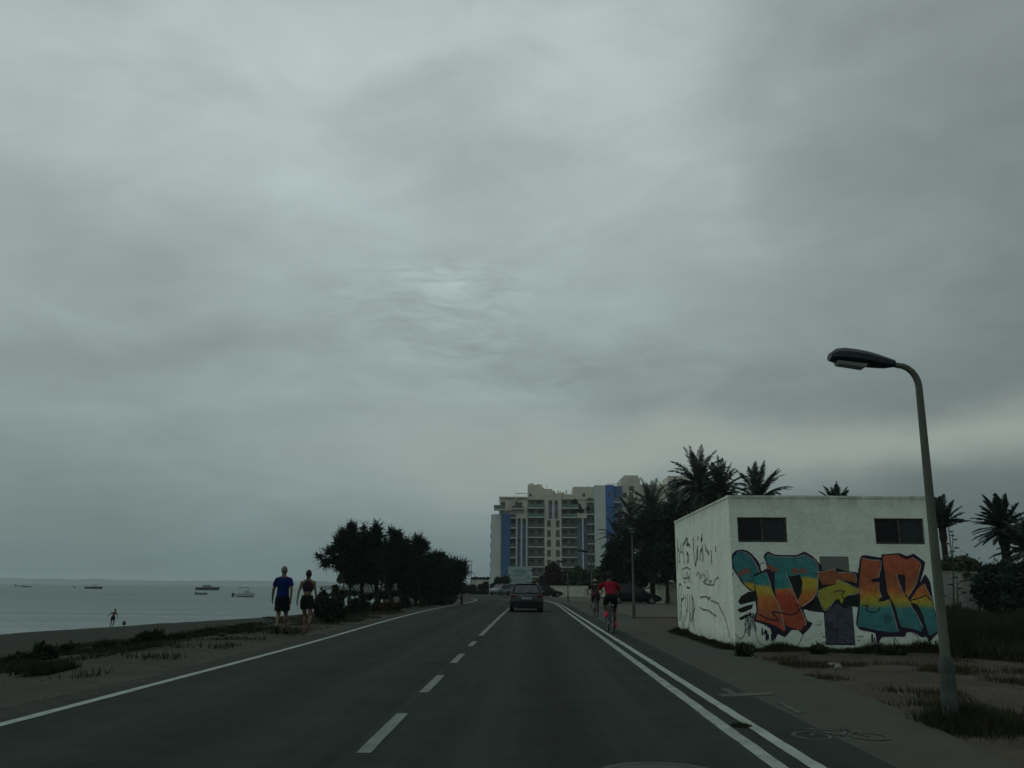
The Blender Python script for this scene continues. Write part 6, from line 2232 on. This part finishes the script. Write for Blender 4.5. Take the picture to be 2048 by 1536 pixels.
awin(322, 338, 580, 606, -.6)
awin(322, 338, 1085, 1108, -.6)
awin(575, 595, 330, 352, 1.0)
awin(1092, 1114, 328, 352, .8)
awin(1548, 1590, 252, 292, 1)
awin(1485, 1515, 318, 362, 1)
for c0_ in (764, 821):
    MB().box(X_(c0_ - 4), X_(c0_ + 30), -.06, -.003, Z_(570), Z_(392)).build('violet_panel', M_purple, apt)
    awin(c0_, c0_ + 26, 398, 432, -.06)
    awin(c0_ + 4, c0_ + 24, 515, 536, -.06)
for c0_ in (463, 511):
    awin(c0_, c0_ + 26, 574, 612, .6)
    awin(c0_, c0_ + 26, 760, 790, .6)
awin(1044, 1074, 574, 612, .6)
awin(1104, 1126, 574, 612, .6)
# top terraces
balcony(232, 330, 490, -2.2, 1.19, M_arail, 36)
awin(300, 335, 412, 470, 1.2)
awin(440, 500, 412, 462, 1.2)
balcony(400, 520, 480, -1.4, 1.19, M_arail2, 20)
awin(640, 690, 390, 440, 2.2)
MB().box(X_(278), X_(552), .4, 1.19, Z_(372), Z_(360)).build('parapet', M_beige, apt)
MB().box(X_(289), X_(293), -1.8, -1.7, Z_(480), Z_(372)).build('terrace_post', M_awhite, apt)
# roof clutter
b = MB()
for cx in (437, 465, 492, 520, 545):
    b.box(X_(cx), X_(cx + 3), 3, 3.1, Z_(360), Z_(318))
b.box(X_(435), X_(548), 3, 3.1, Z_(322), Z_(316))
b.build('roof_railing', M_lightgrey, apt)
b = MB()
for cx in (1340, 1375, 1410, 1445):
    b.box(X_(cx), X_(cx + 3), 3, 3.1, Z_(262), Z_(222))
b.box(X_(1340), X_(1448), 3, 3.1, Z_(226), Z_(221))
b.build('roof_railing', M_lightgrey, apt)
for (cx, cy_, ra_) in ((600, 240, 22), (660, 250, 24), (815, 305, 14), (905, 315, 14), (650, 245, 14)):
    MB().ell((X_(cx), 3, Z_(cy_)), (ra_ * .0314, .8, ra_ * .0314)).build('roof_dome', M_beige, apt, True)
for (cx, t_, b_) in ((575, 222, 242), (690, 232, 268), (858, 290, 330), (938, 288, 330), (880, 300, 330), (1150, 246, 264), (1110, 252, 264), (1535, 143, 152), (1495, 155, 180), (1355, 236, 255), (790, 280, 328)):
    MB().box(X_(cx - 7), X_(cx + 7), 3, 3.6, Z_(b_ + 2), Z_(t_)).build('chimney', M_beige, apt)
MB().tube([(X_(745), 3, Z_(330)), (X_(745), 3, Z_(225))], .05, 5).tube([(X_(738), 3, Z_(250)), (X_(754), 3, Z_(250))], .04, 5).tube([(X_(740), 3, Z_(240)), (X_(750), 3, Z_(240))], .04, 5).build('aerial', M_lightgrey, apt)
MB().box(X_(720), X_(800), 1, 6, Z_(330), Z_(282)).build('lift_housing', M_beige, apt)
leaf_mesh('terrace_plants', [((X_(1020), .2, Z_(415)), (1.0, .8, 1.4)), ((X_(1045), .2, Z_(455)), (1.2, .8, 1.3)), ((X_(1075), .2, Z_(490)), (1.2, .8, .8)), ((X_(1010), .2, Z_(500)), (1.1, .5, .4)), ((X_(1160), -.2, Z_(385)), (1.0, .4, .5)), ((X_(600), -.4, Z_(440)), (1.2, .3, .4)), ((X_(1140), -.2, Z_(480)), (.9, .4, 1.0))], 5000, .28, M_leafB, apt, 1.6, 0, 5)

# billboard, beige wall at the bend
p0, p1_ = at(1016, 1167, 172), at(1064, 1134, 172)
r = empty('billboard', ((p0.x + p1_.x) / 2, 172, 0), 0, 'pale washed-out billboard facing the road in front of the apartment block', 'billboard')
hw = (p1_.x - p0.x) / 2
MB().box(-hw, hw, 0, .12, p0.z, p1_.z).build('panel', M_bill, r)
MB().box(-hw - .05, hw + .05, -.02, .14, p1_.z + .002, p1_.z + .08).box(-hw - .05, hw + .05, -.02, .14, p0.z - .08, p0.z - .002).build('frame', M_lightgrey, r)
for x in (-hw * .8, hw * .8):
    MB().box(x - .08, x + .08, .13, .29, 0, p1_.z).build('post', M_steel, r)
hgt = p1_.z - p0.z
for (a_, b_, c_, d_) in ((-.7, .35, .42, .54), (-.75, .6, .20, .26), (-.7, .5, .10, .15), (.55, .85, .25, .5)):
    MB().box(a_ * hw, b_ * hw, -.006, -.002, p0.z + c_ * hgt, p0.z + d_ * hgt).build('faded_print', M_bill2, r)
MB().ell((0, -.004, p0.z + .72 * hgt), (hw * .62, .003, hgt * .16)).build('faded_print', M_bill2, r)
q0, q1 = at(940, 1180, 178), at(979, 1180, 178)
wall('beige_wall', [(q0.x, 178), (q1.x, 178)], at(960, 1160, 178).z, M_gwall, 'distant beige wall topped by a thin clipped hedge, past the tamarisks', coping=False)
base = Vector(((q0.x + q1.x) / 2, 179, 0))
r = empty('hedge', base, 0, 'thin clipped hedge running along the top of the far beige wall', 'hedge', 'hedges around the road bend')
zt = at(960, 1157, 178).z
leaf_mesh('foliage', [((k * .8 - 1.6, 0, zt), (.55, .4, .35)) for k in range(5)], 1800, .2, M_leafB, r, 1.5, 0, 9)
MB().tube([(0, 0, 0), (0, 0, zt)], .06, 5).build('stem', M_bark, r)
q = at(979, 1190, 146)
r = empty('signpost', (q.x, 146, 0), 0, 'slim pale post at the kerb of the bend, beside the silver car', 'post')
MB().tube([(0, 0, 0), (.0, 0, 1.2), (-.15, 0, at(978, 1162, 146).z)], [.09, .08, .07], 6).build('pole', M_lightgrey, r)
MB().box(-.45, .1, -.04, .04, at(978, 1162, 146).z - .1, at(978, 1162, 146).z + .15).build('plate', M_lightgrey, r)

# ------------------------------------------------------------------ grass, weeds, stones
def blades(name, pts, h, m, kind='stuff', seed=1, wid=0.008, label=None, parent=None):
    """pts: (x, y, z, height scale)"""
    rg = np.random.default_rng(seed)
    P = np.array(pts)
    N = len(P)
    a = rg.random(N) * 6.283
    hh = h * P[:, 3] * (0.4 + rg.random(N))
    lean = rg.normal(size=(N, 2)) * 0.35
    V = np.empty((N, 3, 3))
    base = P[:, :3]
    V[:, 0] = base + np.stack([np.cos(a) * wid, np.sin(a) * wid, 0 * a - .01], 1)
    V[:, 1] = base - np.stack([np.cos(a) * wid, np.sin(a) * wid, 0 * a + .01], 1)
    V[:, 2] = base + np.stack([lean[:, 0] * hh, lean[:, 1] * hh, hh], 1)
    me = bpy.data.meshes.new(name)
    me.vertices.add(N * 3)
    me.vertices.foreach_set('co', V.reshape(-1))
    me.loops.add(N * 3)
    me.loops.foreach_set('vertex_index', np.arange(N * 3, dtype=np.int32))
    me.polygons.add(N)
    me.polygons.foreach_set('loop_start', np.arange(0, N * 3, 3, dtype=np.int32))
    me.polygons.foreach_set('loop_total', np.full(N, 3, dtype=np.int32))
    me.update(calc_edges=True)
    me.materials.append(m)
    o = bpy.data.objects.new(name, me)
    C.objects.link(o)
    o.parent = parent
    if kind:
        o['kind'] = kind
    if label:
        o['label'] = label
    return o


rg = random.Random(77)


def nz(x, y, s=1.0, o=0):
    return mnoise.noise(Vector((x * s, y * s, o)))


# left verge and beach-side scrub
pts = []
while len(pts) < 34000:
    y = 8 + 80 * rg.random() ** 1.6
    x = -7.2 - rg.random() ** 1.3 * (4.5 + y * .07)
    dens = nz(x, y, .55, 2) * 1.3 + 0.6 * nz(x, y, 1.7, 22) - 0.20 - max(0, (-x - 9.5 - y * .05)) * .12 - (0.25 if x > -8.2 + nz(0, y, .3, 7) * .8 else 0)
    if dens * 3 > rg.random():
        pts.append((x, y, gz(x, y), .6 + max(0, dens) * 1.2))
tag(blades('verge_grass', pts, .11, M_grass, wid=.016, seed=3), 'rough dark grass and scrub between the dirt shoulder and the beach', 'grass')
pts = []
while len(pts) < 26000:
    y = 8 + 60 * rg.random() ** 1.5
    x = -6.3 - rg.random() * (5 + y * .05)
    if nz(x, y, .5, 12) > rg.random() * .6:
        pts.append((x, y, gz(x, y), .8))
tag(blades('dry_verge_grass', pts, .13, M_straw, wid=.012, seed=4), 'pale dry grass tufts scattered along the left dirt verge', 'grass')
# foot of the hut
pts = []
for k in range(26000):
    if rg.random() < .42:
        u_ = rg.random() * HWID
        d_ = abs(rg.gauss(0, .13))
        hs = .4 + .7 * max(0, nz(u_, 0, 1.6, 4) + .35) + (.6 if u_ < .35 else 0) + (0.5 if u_ > HWID - 1.6 else 0)
        p = HO + HD * u_ + HN * (d_ + .01)
        hs *= math.exp(-d_ * 2.2)
    else:
        v_ = rg.random() ** .8 * HDEP
        d_ = abs(rg.gauss(0, .14))
        p = HO - HN * v_ - HD * (d_ + .01)
        hs = (.45 + .8 * max(0, nz(v_, 3, 1.4, 4) + .3)) * math.exp(-d_ * 2.2)
    pts.append((p.x, p.y, gz(p.x, p.y), hs))
tag(blades('hut_weeds', pts, .17, M_grass, wid=.010, seed=5), 'rough weeds growing along the foot of the hut walls', 'grass')
# right-hand ground: dark grass behind the lamp and beside the hut, dry tufts in front
pts = []
while len(pts) < 70000:
    y = 12 + 30 * rg.random()
    x = 8.6 + rg.random() * (y * .55)
    lim = 17.6 - (x - 9) * .75
    if y < lim + nz(x, y, .8, 5) * .8 or (x < 8.9 and y > 19):
        continue
    dens = .35 + nz(x, y, .4, 6) * 1.4
    if dens > rg.random():
        pts.append((x, y, gz(x, y), .6 + dens))
tag(blades('bank_grass', pts, .26, M_grass, wid=.016, seed=6), 'dark rough grass on the bank between the hut and the garden bushes', 'grass')
pts = []
while len(pts) < 30000:
    y = 7.2 + 11 * rg.random()
    x = 3.9 + rg.random() * 8
    e_ = interp([(7, 3.8), (10.3, 4.25), (16, 4.55), (26, 4.5)], y)
    if x < e_ + nz(0, y, 1.5, 8) * .15:
        continue
    near = math.hypot(x - nb.x - .15, y - nb.y - .1)
    dens = nz(x, y, .9, 15) * 1.6 - .1 + (1.1 if near < .5 else 0) + (.2 if (y < 10.2 and x > 4.6) else 0)
    if dens > rg.random():
        pts.append((x, y, gz(x, y), .5 + (.9 if near < .45 else .2) * rg.random()))
tag(blades('path_edge_grass', pts, .13, M_straw, wid=.006, seed=7), 'sparse dry grass on the earth between the path and the lamp', 'grass')
pts = []
for k in range(5000):
    a, d_ = rg.random() * 6.283, abs(rg.gauss(0, .30))
    x, y = nb.x + .1 + math.cos(a) * d_ * 1.3, nb.y + math.sin(a) * d_
    if x > 3.95:
        pts.append((x, y, gz(x, y), 1.1 - min(.8, d_)))
for k in range(5000):
    x, y = 4.7 + rg.random() * 2.2, 8.2 + rg.random() * 1.4
    if nz(x, y, 1.6, 3) > .05:
        pts.append((x, y, gz(x, y), .7))
tag(blades('lamp_foot_grass', pts, .20, M_grass, wid=.006, seed=8), 'clump of green grass around the foot of the nearest lamp post', 'grass')
# tuft between the white lines
q = G(1482, 1453)
r = empty('weed_tuft', (q.x, q.y, 0), 0, 'flat dark weed growing in the gap between the double white lines', 'weed')
pts = []
for k in range(420):
    a, d_ = rg.random() * 6.283, rg.random() ** .5
    pts.append((math.cos(a) * d_ * .10, math.sin(a) * d_ * .10, .006, .5 + .5 * (1 - d_)))
blades('leaf_blades', pts, .035, M_grass, None, 9, .006, None, r)

# larger weeds on the left verge, each a plant
weeds = [(285, 1290, 15, 22, 14, 'tallest dark weed clump on the verge, below the child at the water', M_leafB),
         (262, 1300, 14, 12, 6, 'low weed clump attached to the front of the tallest weeds', M_grass),
         (310, 1284, 12, 20, 5, 'feathery weed clump on the sea side of the tallest weeds', M_grass),
         (88, 1318, 22, 24, 18, 'broad dark bush on the verge nearest the corner of the beach', M_leafB),
         (40, 1326, 26, 16, 20, 'spreading low bush at the very edge of the verge', M_leafB),
         (128, 1306, 14, 14, 10, 'small weed clump leaning on the broad dark bush', M_grass),
         (205, 1302, 18, 12, 6, 'flat weed patch midway between the broad bush and the tallest weeds', M_grass),
         (420, 1268, 30, 7, 3, 'thin green weed strip on the bank towards the man in blue', M_grass),
         (480, 1262, 26, 8, 3, 'green weed patch on the bank just behind the man in blue', M_grass),
         (350, 1280, 16, 7, 3, 'small scattered weeds between the tallest clump and the green strip', M_grass),
         (1491, 1312, 9, 16, 0, 'upright weed at the corner where the two painted hut walls meet', M_leafB),
         (1640, 1308, 12, 9, 0, 'dark weed ball at the hut wall under the door', M_leafB),
         (1785, 1310, 30, 9, 0, 'low weed strip at the hut wall beneath the last painted letters', M_leafB)]
for k, (px, py, rx_, rz_, dz, lab, m) in enumerate(weeds):
    p = G(px, py, -.15 if px < 600 else 0)
    Y = p.y
    z = gz(p.x, Y)
    r = empty('weed', (p.x, Y, z), 0, lab, 'weed', 'weeds along the verges')
    kx = Y / FPX
    bl = [((0, 0, rz_ * kx * .5), (rx_ * kx, rx_ * kx * .7, rz_ * kx * .6)), ((rx_ * kx * .5, .1, rz_ * kx * .6), (rx_ * kx * .5, rx_ * kx * .4, rz_ * kx * .5)), ((-rx_ * kx * .4, 0, rz_ * kx * .3), (rx_ * kx * .6, rx_ * kx * .5, rz_ * kx * .4))]
    leaf_mesh('foliage', bl, 2600, .028 * (1 + Y / 30), m, r, 3.0, .6, 200 + k, .12)
    b = MB()
    for j in range(4):
        b.tube([(rg.uniform(-.05, .05), 0, 0), (rg.uniform(-1, 1) * rx_ * kx * .5, 0, rz_ * kx * .9)], [.008, .003], 4)
    b.build('stem', M_bark, r)


def rock(px, py, sx, sy, sz, m, label, name='rock', seed=1):
    p = G(px, py)
    me = MB().ell((0, 0, 0), (sx, sy, sz), None, 10, 7)
    me.v = [tuple(Vector(q) * (1 + .35 * mnoise.noise(Vector(q) * 9 + Vector((seed, 0, 0))))) for q in me.v]
    o = me.build(name, m, None, 25)
    o.location = (p.x, p.y, gz(p.x, p.y) + sz * .45)
    tag(o, label, 'stone')
    return o


rock(1668, 1330, .13, .10, .05, M_rock, 'pale broken stone lying in front of the hut door', seed=1)
rock(1676, 1336, .08, .07, .05, M_rock, 'smaller pale stone touching the broken one', seed=2)
rock(1617, 1350, .10, .08, .04, M_drock, 'dark clod on the sand beside the path, ahead of the door', 'clod', seed=3)
rock(1632, 1354, .05, .05, .03, M_drock, 'tiny dark clod next to the larger one', 'clod', seed=4)
rock(443, 1272, .10, .08, .05, M_drock, 'dark lump on the left verge near the weed strip', 'clod', seed=5)
rock(503, 1275, .09, .06, .03, M_rock, 'flat pale stone on the dirt before the man in blue', seed=6)
b = MB()
for k in range(2600):
    if rg.random() < .6:
        y = 7 + 15 * rg.random()
        x = 4.5 + rg.random() * 9
        if 4.4 < x < 9 and y > 19.2:
            continue
    else:
        y = 8 + 26 * rg.random()
        x = -5.6 - rg.random() * 5
    s_ = rg.uniform(.008, .028)
    z = gz(x, y)
    o_ = [Vector((rg.uniform(.6, 1.2) * sx_, rg.uniform(.6, 1.2) * sy_, sz_)) * s_ for sx_, sy_, sz_ in ((1, 0, 0), (-.4, .9, 0), (-.6, -.8, 0), (0, 0, .8))]
    b.add([(x + v_.x, y + v_.y, z + v_.z) for v_ in o_], [(0, 1, 3), (1, 2, 3), (2, 0, 3)])
tag(b.build('gravel', M_sandy), 'small loose stones on the dirt either side of the road', 'gravel', kind='stuff')

# ------------------------------------------------------------------ haze
hz = bpy.data.materials.new('sea_haze')
hz.use_nodes = True
t = hz.node_tree
t.nodes.clear()
pv = t.nodes.new('ShaderNodeVolumePrincipled')
pv.inputs['Color'].default_value = (0.80, 0.90, 0.93, 1)
pv.inputs['Density'].default_value = 0.00020
pv.inputs['Anisotropy'].default_value = 0.2
om = t.nodes.new('ShaderNodeOutputMaterial')
lk(t, pv.outputs[0], om.inputs['Volume'])
tag(MB().box(-7600, 7600, -250, 7200, SEA_Z - 4, 60).build('haze', hz), kind='stuff')
